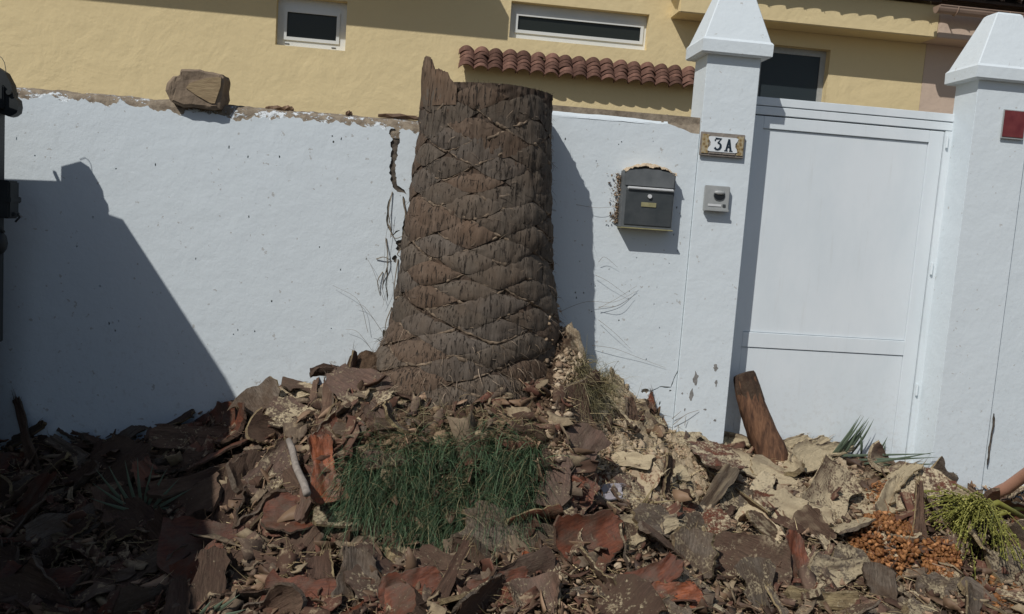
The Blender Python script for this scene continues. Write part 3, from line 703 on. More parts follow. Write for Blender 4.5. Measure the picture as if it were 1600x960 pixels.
def bracket(px, y0, y1, lip):
    a = at(px, y0, -.27); b = at(px, y1, -.27); mb = MB()
    mb.box(a[0]-.15, a[0], -.31, -.23, b[2], a[2], bev=.006); mb.box(a[0]-.1, a[0]+.012, -.29, -.25, b[2]+.01, b[2]+.025, bev=.003)
    mb.box(a[0]-.03, a[0]+.006, -.315, -.225, (a[2]+b[2])/2-.012, (a[2]+b[2])/2+.012, bev=.003)
    mb.tube([(a[0]+.004, -.27, b[2]-.012), (a[0]+.020, -.27, b[2]+.008), (a[0]+.012, -.27, b[2]+.02)], .004, 6)
    mb.build('hinge_bracket', M['truck'], tk)
bracket(23, 283, 342, 1)
ps = [(-1.436, 1.55), (-1.436, 1.667), (-1.36, 1.694), (-1.325, 1.674), (-1.302, 1.632), (-1.294, 1.587), (-1.280, 1.576), (-1.276, 1.55), (-1.280, 1.527), (-1.295, 1.515), (-1.31, 1.51)]
mb = MB(); mb.prism([(a-.278, b+.365) for a, b in ps], -.29, -.25); mb.box(-1.64, -1.60, -.31, -.2902, 1.90, 1.99, bev=.004); mb.tube([(-1.585, -.30, 1.965), (-1.585, -.24, 1.965)], .010, 8); mb.build('hinge_bracket', M['truck'], tk)
mb = MB(); mb.tube([(-1.735, -.28, 1.98), (-1.765, -.28, 2.045)], .007, 6); mb.build('latch_rod', M['truck'], tk)
mb = MB(); c = at(3, 380, -.27); bm = bmesh.new(); bmesh.ops.create_icosphere(bm, subdivisions=2, radius=.04)
for v in bm.verts: v.co = Vector((c[0]-.012+v.co.x*.8, c[1]+v.co.y*.8, c[2]+v.co.z*1.25))
mb.bm(bm); mb.tube([(c[0]-.02, -.27, c[2]+.08), (c[0]+.006, -.27, c[2]+.04)], .008, 6); mb.build('latch_knob', M['truck'], tk, True)
mb = MB(); q = [at(a, b, -.27) for a, b in ((9.5, 119), (9, 108), (7, 98), (3, 91), (-3, 87), (-12, 90))]; mb.tube(q, .0013, 6); mb.build('wire_loop', M['wire'], tk)
for (x, y) in ((-2.15, -2.2), (-3.75, -2.2), (-2.45, -6.0), (-4.0, -6.0)):
    mb = MB(); P = []
    for (rr_, dx) in ((.0, -.11), (.26, -.11), (.42, -.12), (.45, -.08), (.45, .08), (.42, .12), (.26, .11), (.22, .06), (.0, .06)): P.append([(x+dx, y+rr_*math.cos(a), .45+rr_*math.sin(a)) for a in np.linspace(0, 2*math.pi, 21)[:-1]])
    mb.grid(np.array(P), 0, True); mb.build('wheel', M['rubber'], tk, True, True)
mb = MB(); mb.box(-4.4, -2.35, -7.3, -5.0, .75, 2.5, bev=.08); mb.build('cab', M['truck'], tk)

# ------------------------------------------------------------------ palm stump
TX, TY = .243, -.19
def t_r(z): return np.interp(z, [.4, .7, .85, .95, 1.05, 1.18, 1.3, 1.5, 1.7, 1.95, 2.2], [.515, .469, .428, .397, .369, .345, .328, .304, .287, .268, .262])
NS, RH, Z0 = 7, .052, .62
def t_pos(th, z, off=0.0):
    wob = .010*np.sin(3*th+z*2.3)+.012*fbm(th*1.7, z*5, 31, 3)
    flare = .04*sm(1.25, .9, z)*np.sin(2*th+.8)
    r = t_r(z)+wob+flare+off
    return np.stack([TX+r*np.cos(th), TY+r*np.sin(th), np.asarray(z)+0*r], -1)
st = thing('palm_stump', (TX, TY, .5), 'tall cut palm trunk stump with diamond leaf scars standing against the white wall', 'tree stump')
nt_, nz_ = 168, 190
TH, ZZ = np.meshgrid(np.linspace(0, 2*math.pi, nt_, endpoint=False), np.linspace(.45, 2.134, nz_))
s_ = TH/(2*math.pi)*NS; tt = (ZZ-Z0)/RH
row = np.floor(tt); 
# ridge where lattice lines cross the surface
u1 = (s_*1.0+tt*.5) % 1.0; u2 = (s_*1.0-tt*.5) % 1.0
rid = np.maximum(np.exp(-(np.minimum(u1, 1-u1)/.09)**2), np.exp(-(np.minimum(u2, 1-u2)/.09)**2))
off = -.003+.006*rid+.009*fbm(TH*34, ZZ*16, 50, 4, .62)
topcut = ZZ+0*TH
mb = MB(); mb.grid(t_pos(TH, topcut, off), 0, True)
core = mb.build('trunk', M['core'], st, True); core.color = (1, 1, 1, 1)
ring = t_pos(np.linspace(0, 2*math.pi, nt_, endpoint=False), np.full(nt_, 2.134), off[-1]); c0 = np.array([[TX, TY, 2.128]])
mb = MB(); rr2 = [ring]+[c0+(ring-c0)*k+np.array([0, 0, .006])*np.sin(k*23) for k in (.8, .6, .4, .2)]
mb.grid(np.array(rr2), 0, True); mb.f.append(tuple(range(4*nt_, 5*nt_))); mb.m.append(0); cut = mb.build('cut_top', M['husk_tan'], st); cut.color = (.2, .4, 0, 1)
# leaf scars
ridge = MB(); r_ = random.Random(5); first = True
for rw in range(2, 29):
    for i in range(NS):
        sc = i+.5*(rw % 2)+r_.uniform(-.07, .07); th0 = sc/NS*2*math.pi
        ang = (th0 % (2*math.pi))
        if 38 < math.degrees(ang) < 142: continue                       # against the wall
        zc = Z0+rw*RH+r_.uniform(-.009, .009)
        if zc > 2.115: continue
        na, nb_ = 19, 11
        A = np.linspace(-1, 1, na)[:, None]; B = np.linspace(-1, 1, nb_)[None, :]
        hh = (1-np.abs(A)**1.45)*(.95+r_.uniform(-.14, .10))*(1+.25*fbm(A*2.2, rw*3.1+i, 61, 2)); skew = r_.uniform(-.2, .2)
        th = th0+(A*.5*(.97))/NS*2*math.pi+0*B
        z = zc+RH*(B*hh-.10*(1-A**2)+skew*A)
        ln = (1-np.abs(A)**2)*(1-np.abs(B)**2.5)
        lip = np.clip(-B, 0, 1)**2*(1-np.abs(A)**3)*.012
        rel = .45+.75*float(sm(2.0, 1.45, zc)); o_ = .0012+rel*(ln*(.0085+r_.uniform(-.003, .003))+lip*.3)+.009*fbm(th*34, z*16, 50, 4, .62)
        z = np.minimum(z, 2.135)
        me_ = MB(); P = t_pos(th, z, o_); Pin = t_pos(th, z, -.012+0*o_)
        me_.grid(P); per = [(k, 0) for k in range(na)]
        E = np.array([[Pin[k, 0], P[k, 0]] for k in range(na)]); me_.grid(E)
        E = np.array([[P[k, -1], Pin[k, -1]] for k in range(na)]); me_.grid(E)
        ob = me_.build('leaf_scar', M['scar'], st, True)
        v_ = r_.uniform(.85, 1.12); hgt = (zc-1.0)/1.1
        warm = r_.random()
        tint = (1.0, .98, .95) if warm < .62 else ((1.12, .97, .87) if warm < .87 else (1.05, 1.05, 1.06))
        k_ = v_*(1.0-.12*max(0, hgt)); ob.color = (tint[0]*k_, tint[1]*k_, tint[2]*k_, 1)
        # ragged fibrous rim under the lower edge
        q = 25; Ar = np.linspace(-1, 1, q); hr = (1-np.abs(Ar)**1.35)*.95
        thr = th0+Ar*.5/NS*2*math.pi; zr = zc+RH*(-hr-.10*(1-Ar**2)+skew*Ar)
        proud = (.002+.016*np.abs(fbm(thr*34, zr*9, 70+rw, 3, .7)))*(1-.5*np.abs(Ar)**4)+.022*max(0, 1.30-zc)*np.clip(fbm(thr*6, zr*4, 12, 3)+.35, 0, 1)
        if r_.random() < np.interp(zc, [.9, 1.4, 1.7, 2.1], [.9, .85, .6, .25]):
            thin = np.clip(.35+2.2*fbm(thr*7, rw*1.7, 64, 3), .08, 1.0); proud = proud*(.35+.65*thin); zr0 = zr; zr = zr+.007*fbm(thr*60, zr*4, 95+rw, 3); zt = zr+thin*(.003+.008*np.abs(fbm(thr*45, zr0*3, 90+rw, 3))); zb = zr-thin*(.003+.012*np.abs(fbm(thr*40, zr0*3, 33, 3)))
            zt = np.minimum(zt, 2.134)
            P = np.stack([t_pos(thr, zt, -.004+0*thr), t_pos(thr, zt+.002, proud*.8), t_pos(thr, zr, proud), t_pos(thr, zb, proud*.6), t_pos(thr, zb-.004, -.006+0*thr)], 1)
            ridge.grid(P)
rg = ridge.build('fibre_rims', M['rim'], st, True); rg['kind'] = 'stuff'
# torn splinter of fibre left standing at the rim
def splinter():
    edge = [(1.32, -.02), (1.29, .004), (1.25, .036), (1.205, .05), (1.16, .052), (1.145, .062), (1.125, .098), (1.08, .112), (1.03, .108), (1.0, .085), (.96, .04), (.92, .0)]
    n = 60; P = np.zeros((7, n, 3)); A = np.linspace(1.32, .92, n); e = np.array(edge)[::-1]
    Hh = np.interp(A, e[:, 0], e[:, 1])+.020*np.abs(fbm(A*150, 2.2, 4, 2))*(A < 1.27)
    for k in range(4):
        z = 2.046+(.088+Hh)*k/3; P[k] = t_pos(A*math.pi, z, .006+.006*fbm(A*90, z*20, 14, 2))
    for k in range(3):
        z = 2.046+(.088+Hh)*(2-k)/3*1.0; P[4+k] = t_pos(A*math.pi, z, -.024+.006*fbm(A*90, z*20, 15, 2))
    mb = MB(); mb.grid(P); o = mb.build('splinter', M['scar'], st, True, True); o.color = (1.05, .88, .76, 1)
splinter()
# ------------------------------------------------------------------ strips: grass, straw, leaflets
def strips(roots, dirs, lens, widths, grav, seg=4, seed=0, curl=.0, twist=None):
    n = len(roots); rg_ = np.random.default_rng(seed); V = np.zeros((n, (seg+1)*2, 3)); p = roots.copy(); d = dirs/np.linalg.norm(dirs, axis=1)[:, None]
    side = np.cross(d, rg_.normal(size=(n, 3))); side /= np.linalg.norm(side, axis=1)[:, None]+1e-9
    kink = rg_.normal(size=(n, 3))*curl
    for k in range(seg+1):
        wv = widths*(1-.85*(k/seg)**1.5)
        V[:, 2*k] = p-side*wv[:, None]/2; V[:, 2*k+1] = p+side*wv[:, None]/2
        p = p+d*(lens/seg)[:, None]; d = d+np.array([0, 0, -1.0])*np.asarray(grav).reshape(-1, 1)/seg+kink/seg; d /= np.linalg.norm(d, axis=1)[:, None]
    base = (np.arange(n)*(seg+1)*2)[:, None]
    q = np.concatenate([np.stack([base[:, 0]+2*k, base[:, 0]+2*k+1, base[:, 0]+2*k+3, base[:, 0]+2*k+2], 1) for k in range(seg)])
    return V.reshape(-1, 3), q
def raw_obj(name, V, F, mat, parent=None, smooth=False):
    me = bpy.data.meshes.new(name); n = len(V); k = F.shape[1]; m = len(F)
    me.vertices.add(n); me.vertices.foreach_set('co', V.astype(np.float32).ravel())
    me.loops.add(m*k); me.loops.foreach_set('vertex_index', F.astype(np.int32).ravel())
    me.polygons.add(m); me.polygons.foreach_set('loop_start', np.arange(m, dtype=np.int32)*k)
    if smooth: me.polygons.foreach_set('use_smooth', np.ones(m, bool))
    me.update(calc_edges=True); me.materials.append(mat)
    o = bpy.data.objects.new(name, me); col.objects.link(o)
    if parent is not None: adopt(o, parent)
    return o
def hits(poly, n, seed):
    """n points on the heap inside a region of the view"""
    r = np.random.default_rng(seed); a = np.array(poly); out = []
    while len(out) < n:
        px = r.uniform(a[:, 0].min(), a[:, 0].max(), n); py = r.uniform(a[:, 1].min(), a[:, 1].max(), n)
        ok = in_poly(px, py, poly)
        D = ((px[ok]-800)/FPX)[:, None]*CR-((py[ok]-480)/FPX)[:, None]*CU+CF; t = np.full(len(D), 1.4); live = np.ones(len(D), bool)
        for _ in range(330):
            p = CAM+t[:, None]*D; live &= p[:, 2] > H(p[:, 0], p[:, 1]); t[live] += .012
        out += list(CAM+t[:, None]*D)
    return np.array(out[:n])

gp = [(532, 745), (560, 705), (640, 690), (700, 690), (790, 680), (840, 690), (850, 720), (838, 800), (815, 835), (640, 850), (615, 825), (545, 800)]
gp2 = [(522, 750), (555, 690), (640, 670), (720, 672), (800, 665), (848, 680), (858, 730), (842, 810), (815, 842), (640, 858), (605, 832), (535, 805)]
R0 = np.concatenate([hits(gp, 7600, 1), hits(gp2, 1500, 4)]); g2 = np.random.default_rng(2)
den = fbm(R0[:, 0]*7, R0[:, 2]*7+R0[:, 1]*5, 44, 3); R0 = R0[den+.42 > g2.random(len(R0))*.62]; n = len(R0); R0[:, 2] -= .01
tuft = np.stack([.9*fbm(R0[:, 0]*9, R0[:, 2]*9, 45, 2), .5*fbm(R0[:, 0]*9+30, R0[:, 2]*9, 46, 2), 0*R0[:, 0]], 1)
D0 = np.stack([g2.normal(-.15, .38, n), -.72+g2.normal(0, .28, n), .5+g2.normal(0, .4, n)], 1)+tuft
V, F = strips(R0, D0, g2.gamma(5, .024, n).clip(.035, .24), g2.uniform(.0014, .0036, n), g2.uniform(.8, 2.6, n), 5, 3, .25)
tag(raw_obj('grass_clump', V, F, M['grass']), 'dark green grass tuft hanging over the bank at the foot of the stump', 'grass', kind='stuff')
k = g2.random(n) < .16; m_ = int(k.sum())
V, F = strips(R0[k]+np.array([0, -.01, .005]), D0[k]+g2.normal(0, .4, (m_, 3)), g2.uniform(.05, .2, m_), g2.uniform(.0014, .003, m_), g2.uniform(.8, 2.2, m_), 4, 7, .4)
tag(raw_obj('withered_blades', V, F, M['dry_grass']), 'withered yellow blades mixed into the green grass tuft', 'grass', kind='stuff')
gd = [(905, 560), (935, 545), (962, 580), (955, 640), (915, 650), (895, 600)]
R0 = hits(gd, 1500, 5); n = len(R0)
D0 = np.stack([g2.normal(-.05, .35, n), -.5+g2.normal(0, .3, n), .5+g2.normal(0, .5, n)], 1)
V, F = strips(R0, D0, g2.uniform(.06, .17, n), g2.uniform(.0015, .003, n), g2.uniform(1.2, 2.6, n), 4, 6)
tag(raw_obj('dry_grass_clump', V, F, M['dry_grass']), 'dry yellowish grass tuft hanging right of the stump base', 'grass', kind='stuff')
R0 = hits([(560, 620), (660, 640), (850, 650), (850, 690), (700, 700), (560, 720)], 800, 8); n = len(R0)
D0 = np.stack([g2.normal(0, .7, n), -.4+g2.normal(0, .4, n), .5+g2.normal(0, .5, n)], 1)
V, F = strips(R0, D0, g2.uniform(.03, .12, n), g2.uniform(.0015, .0035, n), g2.uniform(.5, 2., n), 3, 9)
tag(raw_obj('sparse_grass', V, F, M['dry_grass']), 'thin dry grass among the fibre right in front of the stump', 'grass', kind='stuff')
pe = [(-200, 720), (0, 690), (300, 640), (560, 600), (960, 600), (1130, 690), (1480, 730), (1600, 760), (1850, 790), (1850, 975), (-200, 975)]
R0 = np.concatenate([hits(pe, 5000, 12), hits([(870, 600), (960, 590), (1050, 660), (1130, 700), (1150, 780), (960, 780), (870, 720)], 900, 16)]); n = len(R0); R0[:, 2] += .012
D0 = np.stack([g2.normal(0, 1, n), g2.normal(0, 1, n), g2.normal(.15, .25, n)], 1)
V, F = strips(R0, D0, g2.uniform(.02, .12, n), g2.uniform(.0012, .0035, n), g2.uniform(0, .6, n), 3, 13, .4)
tag(raw_obj('straw_scatter', V, F, M['straw']), 'loose straw and fibre strands strewn over the whole heap', 'straw', kind='stuff')

th_ = g2.uniform(math.pi*.98, math.pi*2.08, 1500); zz_ = .84+np.abs(g2.normal(0, .13, 1500)); zz_ += .16*sm(5.6, 6.3, th_)
R0 = t_pos(th_, zz_, .006); D0 = np.stack([np.cos(th_)+g2.normal(0, .5, 1500), np.sin(th_)+g2.normal(0, .5, 1500), g2.normal(-.5, .5, 1500)], 1)
V, F = strips(R0, D0, g2.uniform(.02, .085, 1500), g2.uniform(.0012, .003, 1500), g2.uniform(.6, 2.4, 1500), 3, 15, .6)
o = raw_obj('root_fibres', V, F, M['fibre'], st); o['kind'] = 'stuff'
rw_ = g2.integers(4, 28, 900); th_ = (g2.integers(0, 14, 900)/2+g2.normal(0, .16, 900))/NS*2*math.pi; zz_ = np.minimum(Z0+rw_*RH+g2.normal(0, .012, 900), 2.13)
R0 = t_pos(th_, zz_, .010); tq = g2.choice([-1.0, 1.0], 900); D0 = np.stack([-np.sin(th_)*tq+.35*np.cos(th_), np.cos(th_)*tq+.35*np.sin(th_), g2.normal(-.1, .45, 900)], 1)
V, F = strips(R0, D0, g2.uniform(.012, .055, 900), g2.uniform(.0010, .0022, 900), g2.uniform(.2, 1.2, 900), 3, 17, .7)
o = raw_obj('loose_fibres', V, F, M['fibre'], st); o['kind'] = 'stuff'
th_ = g2.uniform(0, 2*math.pi, 500); R0 = t_pos(th_, np.full(500, 2.128), -.004); D0 = np.stack([g2.normal(0, .3, 500)+.3*np.cos(th_), g2.normal(0, .3, 500)+.3*np.sin(th_), np.ones(500)], 1)
V, F = strips(R0, D0, g2.gamma(2, .0045, 500), g2.uniform(.0012, .0026, 500), g2.uniform(.2, 1.5, 500), 3, 18, .5)
o = raw_obj('rim_fibres', V, F, M['fibre'], st); o['kind'] = 'stuff'
# chips and clods -------------------------------------------------------------
def scatter_lumps(name, pts, size, mat, label, cat, seed, flat=.6, sub=1, rough=.38):
    bm = bmesh.new(); bmesh.ops.create_icosphere(bm, subdivisions=sub, radius=1); bv = np.array([v.co for v in bm.verts]); bf = np.array([[v.index for v in f.verts] for f in bm.faces]); bm.free()
    r = np.random.default_rng(seed); n = len(pts); k = len(bv)
    sc = size[:, None]*r.uniform(.55, 1.35, (n, 3))*np.array([1, 1, flat])
    jit = 1+r.uniform(-rough, rough, (n, k, 1)); V = bv[None]*jit*sc[:, None, :]
    q = r.normal(size=(n, 4)); q[:, 1:3] *= .5; q /= np.linalg.norm(q, axis=1)[:, None]; a, b, c, d = q.T
    Rm = np.stack([np.stack([1-2*(c*c+d*d), 2*(b*c-a*d), 2*(b*d+a*c)], 1), np.stack([2*(b*c+a*d), 1-2*(b*b+d*d), 2*(c*d-a*b)], 1), np.stack([2*(b*d-a*c), 2*(c*d+a*b), 1-2*(b*b+c*c)], 1)], 1)
    V = np.einsum('nij,nkj->nki', Rm, V)+pts[:, None, :]
    F = (bf[None]+(np.arange(n)*k)[:, None, None]).reshape(-1, 3)
    return tag(raw_obj(name, V.reshape(-1, 3), F, mat, smooth=False), label, cat, kind='stuff')
zone = [(885, 545), (930, 560), (965, 585), (1010, 620), (1050, 655), (1110, 680), (1130, 700), (1250, 720), (1200, 760), (1060, 780), (960, 780), (880, 740), (850, 690), (860, 620), (870, 560)]
pts = hits(zone, 12000, 20); sz = np.random.default_rng(21).gamma(1.4, .0032, len(pts)).clip(.0015, .014); pts[:, 2] += .3*sz
scatter_lumps('sawdust_clods', pts, sz, M['clod'], 'tan sawdust clods tumbled down the heap right of the stump', 'sawdust', 22, .55, 1, .55)
pts = hits(zone, 150, 27); sz = np.random.default_rng(28).uniform(.012, .034, len(pts)); pts[:, 2] -= .25*sz
scatter_lumps('sawdust_chunks', pts, sz, M['clod'], 'larger crumbly sawdust chunks in the heap right of the stump', 'sawdust', 29, .5, 2, .42)
pts = hits(pe, 2400, 24); tz = tan_zone(pts[:, 0], pts[:, 1]); keep = np.random.default_rng(1).random(len(pts)) < (.15+.85*tz); pts = pts[keep]; sz = np.random.default_rng(25).gamma(2, .004, len(pts)).clip(.002, .02)
pts[:, 2] += .012
scatter_lumps('sawdust_crumbs', pts, sz, M['clod'], 'small sawdust crumbs strewn over the heap', 'sawdust', 26)
th_ = g2.uniform(math.pi*1.78, math.pi*2.1, 700); zz_ = .86+np.abs(g2.normal(0, .16, 700)); k_ = zz_ < 1.28
p_ = t_pos(th_[k_], zz_[k_], .012)+g2.normal(0, .014, (k_.sum(), 3))
o = scatter_lumps('clinging_clods', p_, g2.gamma(1.5, .0030, len(p_)).clip(.0015, .012), M['crumb_mix'], None, None, 33, .8, 1, .5); adopt(o, st)
# thin bark flakes: bent quads lying about
R0 = hits(pe, 5000, 30); n = len(R0); r3 = np.random.default_rng(31); R0[:, 2] += r3.uniform(.0, .025, n)
D0 = np.stack([r3.normal(0, 1, n), r3.normal(0, 1, n), r3.normal(.0, .35, n)], 1)
L0 = r3.gamma(2.2, .016, n).clip(.012, .10)
V, F = strips(R0, D0, L0, L0*r3.uniform(.25, .75, n), r3.uniform(-.3, .9, n), 3, 32, .35)
fl = raw_obj('bark_flakes', V, F, M['bark_flake']); tag(fl, 'small broken bark flakes strewn all over the heap', 'debris', kind='stuff')
md = fl.modifiers.new('thickness', 'SOLIDIFY'); md.thickness = .003

# broken husk fragments, a few centimetres across, each a small bent shell
def fragments(n, seed):
    P0 = hits(pe, n, seed); r = np.random.default_rng(seed+1); P0 = P0[r.random(len(P0)) > .93*tan_zone(P0[:, 0], P0[:, 1])]; Vs = []; Fs = []; off = 0; nu, nv = 4, 4
    u, v = np.meshgrid(np.linspace(-1, 1, nu), np.linspace(-1, 1, nv), indexing='ij'); idx = np.arange(nu*nv).reshape(nu, nv)
    q = np.stack([idx[:-1, :-1], idx[1:, :-1], idx[1:, 1:], idx[:-1, 1:]], -1).reshape(-1, 4)
    for k in range(len(P0)):
        L = r.gamma(2.4, .0105); L = min(max(L, .012), .085); L *= 1.25; W = L*r.uniform(.18, .55); cv = r.uniform(-.9, .9)
        jx = r.uniform(-.3, .3, (nu, nv)); jy = r.uniform(-.3, .3, (nu, nv))
        loc = np.stack([W*(v+jx), L*(u+jy), cv*W*(v**2-.5)+L*r.uniform(-.35, .35)*u**2+r.normal(0, .05, (nu, nv))*L], -1).reshape(-1, 3)
        nn = normal_at(P0[k, 0], P0[k, 1])+np.array([r.normal(0, .55), r.normal(-.1, .5), 0]); nn /= np.linalg.norm(nn)
        a = r.uniform(0, 6.28); d = np.array([math.cos(a), math.sin(a), 0]); d -= nn*np.dot(d, nn); d /= np.linalg.norm(d); x = np.cross(d, nn)
        Vs.append(loc@np.stack([x, d, nn])+P0[k]+np.array([0, -.3, .8])*r.uniform(.0, .035)); Fs.append(q+off); off += nu*nv
    o = raw_obj('husk_fragments', np.concatenate(Vs), np.concatenate(Fs), M['fragment'], smooth=True)
    m_ = o.modifiers.new('thickness', 'SOLIDIFY'); m_.thickness = .005
    return tag(o, 'broken brown husk fragments strewn between the palm husks', 'debris', kind='stuff')
fragments(1700, 80)
pts = hits(pe, 13000, 84); pts[:, 2] += .004
scatter_lumps('soil_crumbs', pts, np.random.default_rng(85).gamma(2, .0028, len(pts)).clip(.002, .014), M['crumb'], 'brown fibrous crumbs filling the gaps all over the heap', 'debris', 86)
pts = hits([(560, 600), (640, 640), (860, 640), (880, 600), (900, 690), (700, 690), (560, 720), (520, 650)], 2200, 87)
scatter_lumps('fibre_soil', pts, np.random.default_rng(88).gamma(2, .0055, len(pts)).clip(.003, .03), M['crumb'], 'brown fibrous soil collar at the foot of the stump', 'soil', 89)
# sawdust on the mailbox
r4 = np.random.default_rng(40); a_ = np.linspace(0, 1, 60)[:, None]; b_ = np.linspace(0, 1, 22)[None, :]
hgt = .034*np.sin(np.pi*np.clip(a_, .01, .99))**.6*(.45+.55*b_)+.012*fbm(a_*11+0*b_, b_*6+0*a_, 3, 4, .65)
mb = MB(); mb.grid(np.dstack([.866+.238*a_+0*b_, -.086+.076*b_+0*a_, 1.870+.012*np.sin(np.pi*a_)+hgt-.004+0*b_]))
tag(mb.build('mailbox_sawdust', M['clod'], None, True), 'layer of tan sawdust lying on the rounded mailbox top', 'sawdust', kind='stuff')
n = 420; pts = np.stack([.856+r4.normal(0, .014, n)*r4.choice([.5, 1.3], n), np.full(n, -.016), r4.uniform(1.64, 1.86, n)], 1); pts[:, 1] -= r4.uniform(0, .012, n)
scatter_lumps('wall_splash', pts, r4.gamma(1.6, .0016, n).clip(.0008, .007), M['crumb_mix'], 'clinging sawdust and soil splashed on the wall at the mailbox left side', 'sawdust', 42)

# ------------------------------------------------------------------ palm leaf bases (husks)
def husk(L, W0, W1, curl, bend, thick, ragged, seed, mats, nu=13, nv=9):
    r = np.random.default_rng(seed)
    u = np.linspace(0, 1, nu); v = np.linspace(-1, 1, nv); P = np.zeros((nu, nv, 3)); N = np.zeros((nu, nv, 3))
    wl = fbm(u*3.5, seed*1.3, 2, 3, .6)+.35*fbm(u*15, seed*2.1, 6, 2); wr = fbm(u*3.5, seed*1.3+40, 2, 3, .6)+.35*fbm(u*15, seed*2.1+9, 6, 2)
    y = 0.0; z = 0.0; a = -bend/2
    for i in range(nu):
        wd = W0+(W1-W0)*sm(0, 1, u[i])
        for j in range(nv):
            e = v[j]; ww = wd/2*(1+ragged*2.0*(wl[i] if e < 0 else wr[i]))
            q = curl*e*.5*(1+.25*math.sin(3*u[i]+seed)); R_ = ww/max(.15, abs(math.sin(min(1.4, curl*.5))) if curl > .3 else 1)
            if curl > .3: lx, lz = R_*math.sin(q)*1.0, R_*(1-math.cos(q))
            else: lx, lz = ww*e, .0
            endk = 1+0*e
            yy = 0.0
            if i == nu-1: yy = ragged*L*.55*float(fbm(e*2.5+7, seed*.7, 4, 3))
            if i == 0: yy = ragged*L*.3*float(fbm(e*2.5+3, seed*.9, 8, 3))
            yy -= math.copysign(1, u[i]-.5)*abs(2*u[i]-1)**3*abs(e)**2.2*(.10+.16*((seed*7)%5)/4)*min(ww*2, L*.7)*(1+.8*math.sin(seed*1.7)*np.sign(e))
            lz += .010*float(fbm(u[i]*4+seed, e*2.5, 12, 2))+.006*float(fbm(u[i]*11+seed, e*7, 15, 2))
            P[i, j] = (lx, y+(yy)*math.cos(a)-lz*math.sin(a), z+yy*math.sin(a)+lz*math.cos(a))
            nn = np.array([-math.sin(q), 0, math.cos(q)]); N[i, j] = (nn[0], -nn[2]*math.sin(a), nn[2]*math.cos(a))
        y += L/(nu-1)*math.cos(a); z += L/(nu-1)*math.sin(a); a += bend/(nu-1)
    th = thick*(1-.55*np.abs(v)**2.5)[None, :]*(1-.35*u)[:, None]*(1+.3*fbm(u[:, None]*5+0*v, v*3+0*u[:, None], seed, 2))
    Q = P-N*th[..., None]
    c = P.reshape(-1, 3).mean(0); P -= c; Q -= c
    mb = MB(); mb.grid(P[:, ::-1], 0); mb.grid(Q, 1)
    def edge(A, B): mb.grid(np.stack([A, B], 1), 2)
    edge(P[0], Q[0]); edge(Q[-1], P[-1]); edge(Q[:, 0], P[:, 0]); edge(P[:, -1], Q[:, -1])
    nf = 22; k_ = r.integers(0, nv, nf); st_ = np.where((np.arange(nf) < 13)[:, None], P[-1, k_], P[r.integers(2, nu-1, nf), (r.integers(0, 2, nf))*(nv-1)])
    tg = P[-1, nv//2]-P[-3, nv//2]; tg /= np.linalg.norm(tg)+1e-9; dd = tg[None]+r.normal(0, .35, (nf, 3))
    fv, ff = strips(st_-dd*.006, dd, r.uniform(.012, .05, nf), r.uniform(.0015, .004, nf), r.uniform(-.2, .6, nf), 3, seed, .4); mb.add(fv, ff.tolist(), 2)
    me = mb.mesh('palm_husk', [M[k] for k in mats], True)
    bm = bmesh.new(); bm.from_mesh(me); bmesh.ops.recalc_face_normals(bm, faces=bm.faces); bm.to_mesh(me); bm.free()
    # keep the cut edges crisp
    sf = [p.material_index != 2 for p in me.polygons]; me.polygons.foreach_set('use_smooth', sf)
    return me
def basis(ang, n):
    """long axis seen at angle ang (degrees, 0 right, 90 up) in a piece whose face looks along n"""
    n = np.array(n, float); n /= np.linalg.norm(n); a = rad(ang); d = math.cos(a)*np.array([1, 0, 0.])+math.sin(a)*np.array([0, .55, .84])
    d = d-n*np.dot(d, n); d /= np.linalg.norm(d); x = np.cross(d, n)
    return Matrix(((x[0], d[0], n[0]), (x[1], d[1], n[1]), (x[2], d[2], n[2])))
def put(name, me, p, ang, n, dust, val, label, cat, group=None, lift=.03, scale=1.0):
    o = bpy.data.objects.new(name, me); col.objects.link(o)
    m = basis(ang, n).to_4x4(); p = np.array(p)+lift*np.array([0, -.35, .9]); m.translation = Vector(p)
    o.matrix_world = m @ Matrix.Scale(scale, 4); o.color = (dust, val, 0, 1)
    return tag(o, label, cat, group)
GRP = 'cut palm leaf bases heaped along the wall'
_sd = [100]; KEY = []
def key(px, py, ang, n, L, W0, W1, curl, bend, mats, dust, val, label, thick=.018, ragged=.16, lift=.035, name='palm_husk', cat='palm husk'):
    _sd[0] += 1; p = hit(px, py); KEY.append((px, py, max(L, W0)*430*.42))
    return put(name, husk(L, W0, W1, curl, bend, thick, ragged, _sd[0], mats, 22, 15), p, ang, n, dust, val, label, cat, GRP, lift)
ED = 'husk_brown'
RG = ('husk_red', 'husk_grey', 'husk_grey'); OR = ('husk_orange', 'husk_brown', 'husk_brown'); BR = ('husk_brown', 'husk_grey', 'husk_grey'); GB = ('husk_grey', 'husk_brown', 'husk_grey')
PL = ('husk_plum', 'husk_grey', 'husk_grey'); DK = ('husk_dark', 'husk_dark', 'husk_brown'); TN = ('husk_tan', 'husk_grey', 'husk_tan')
UPC = (0, -.65, .75); CAMW = (0, -.9, .4)
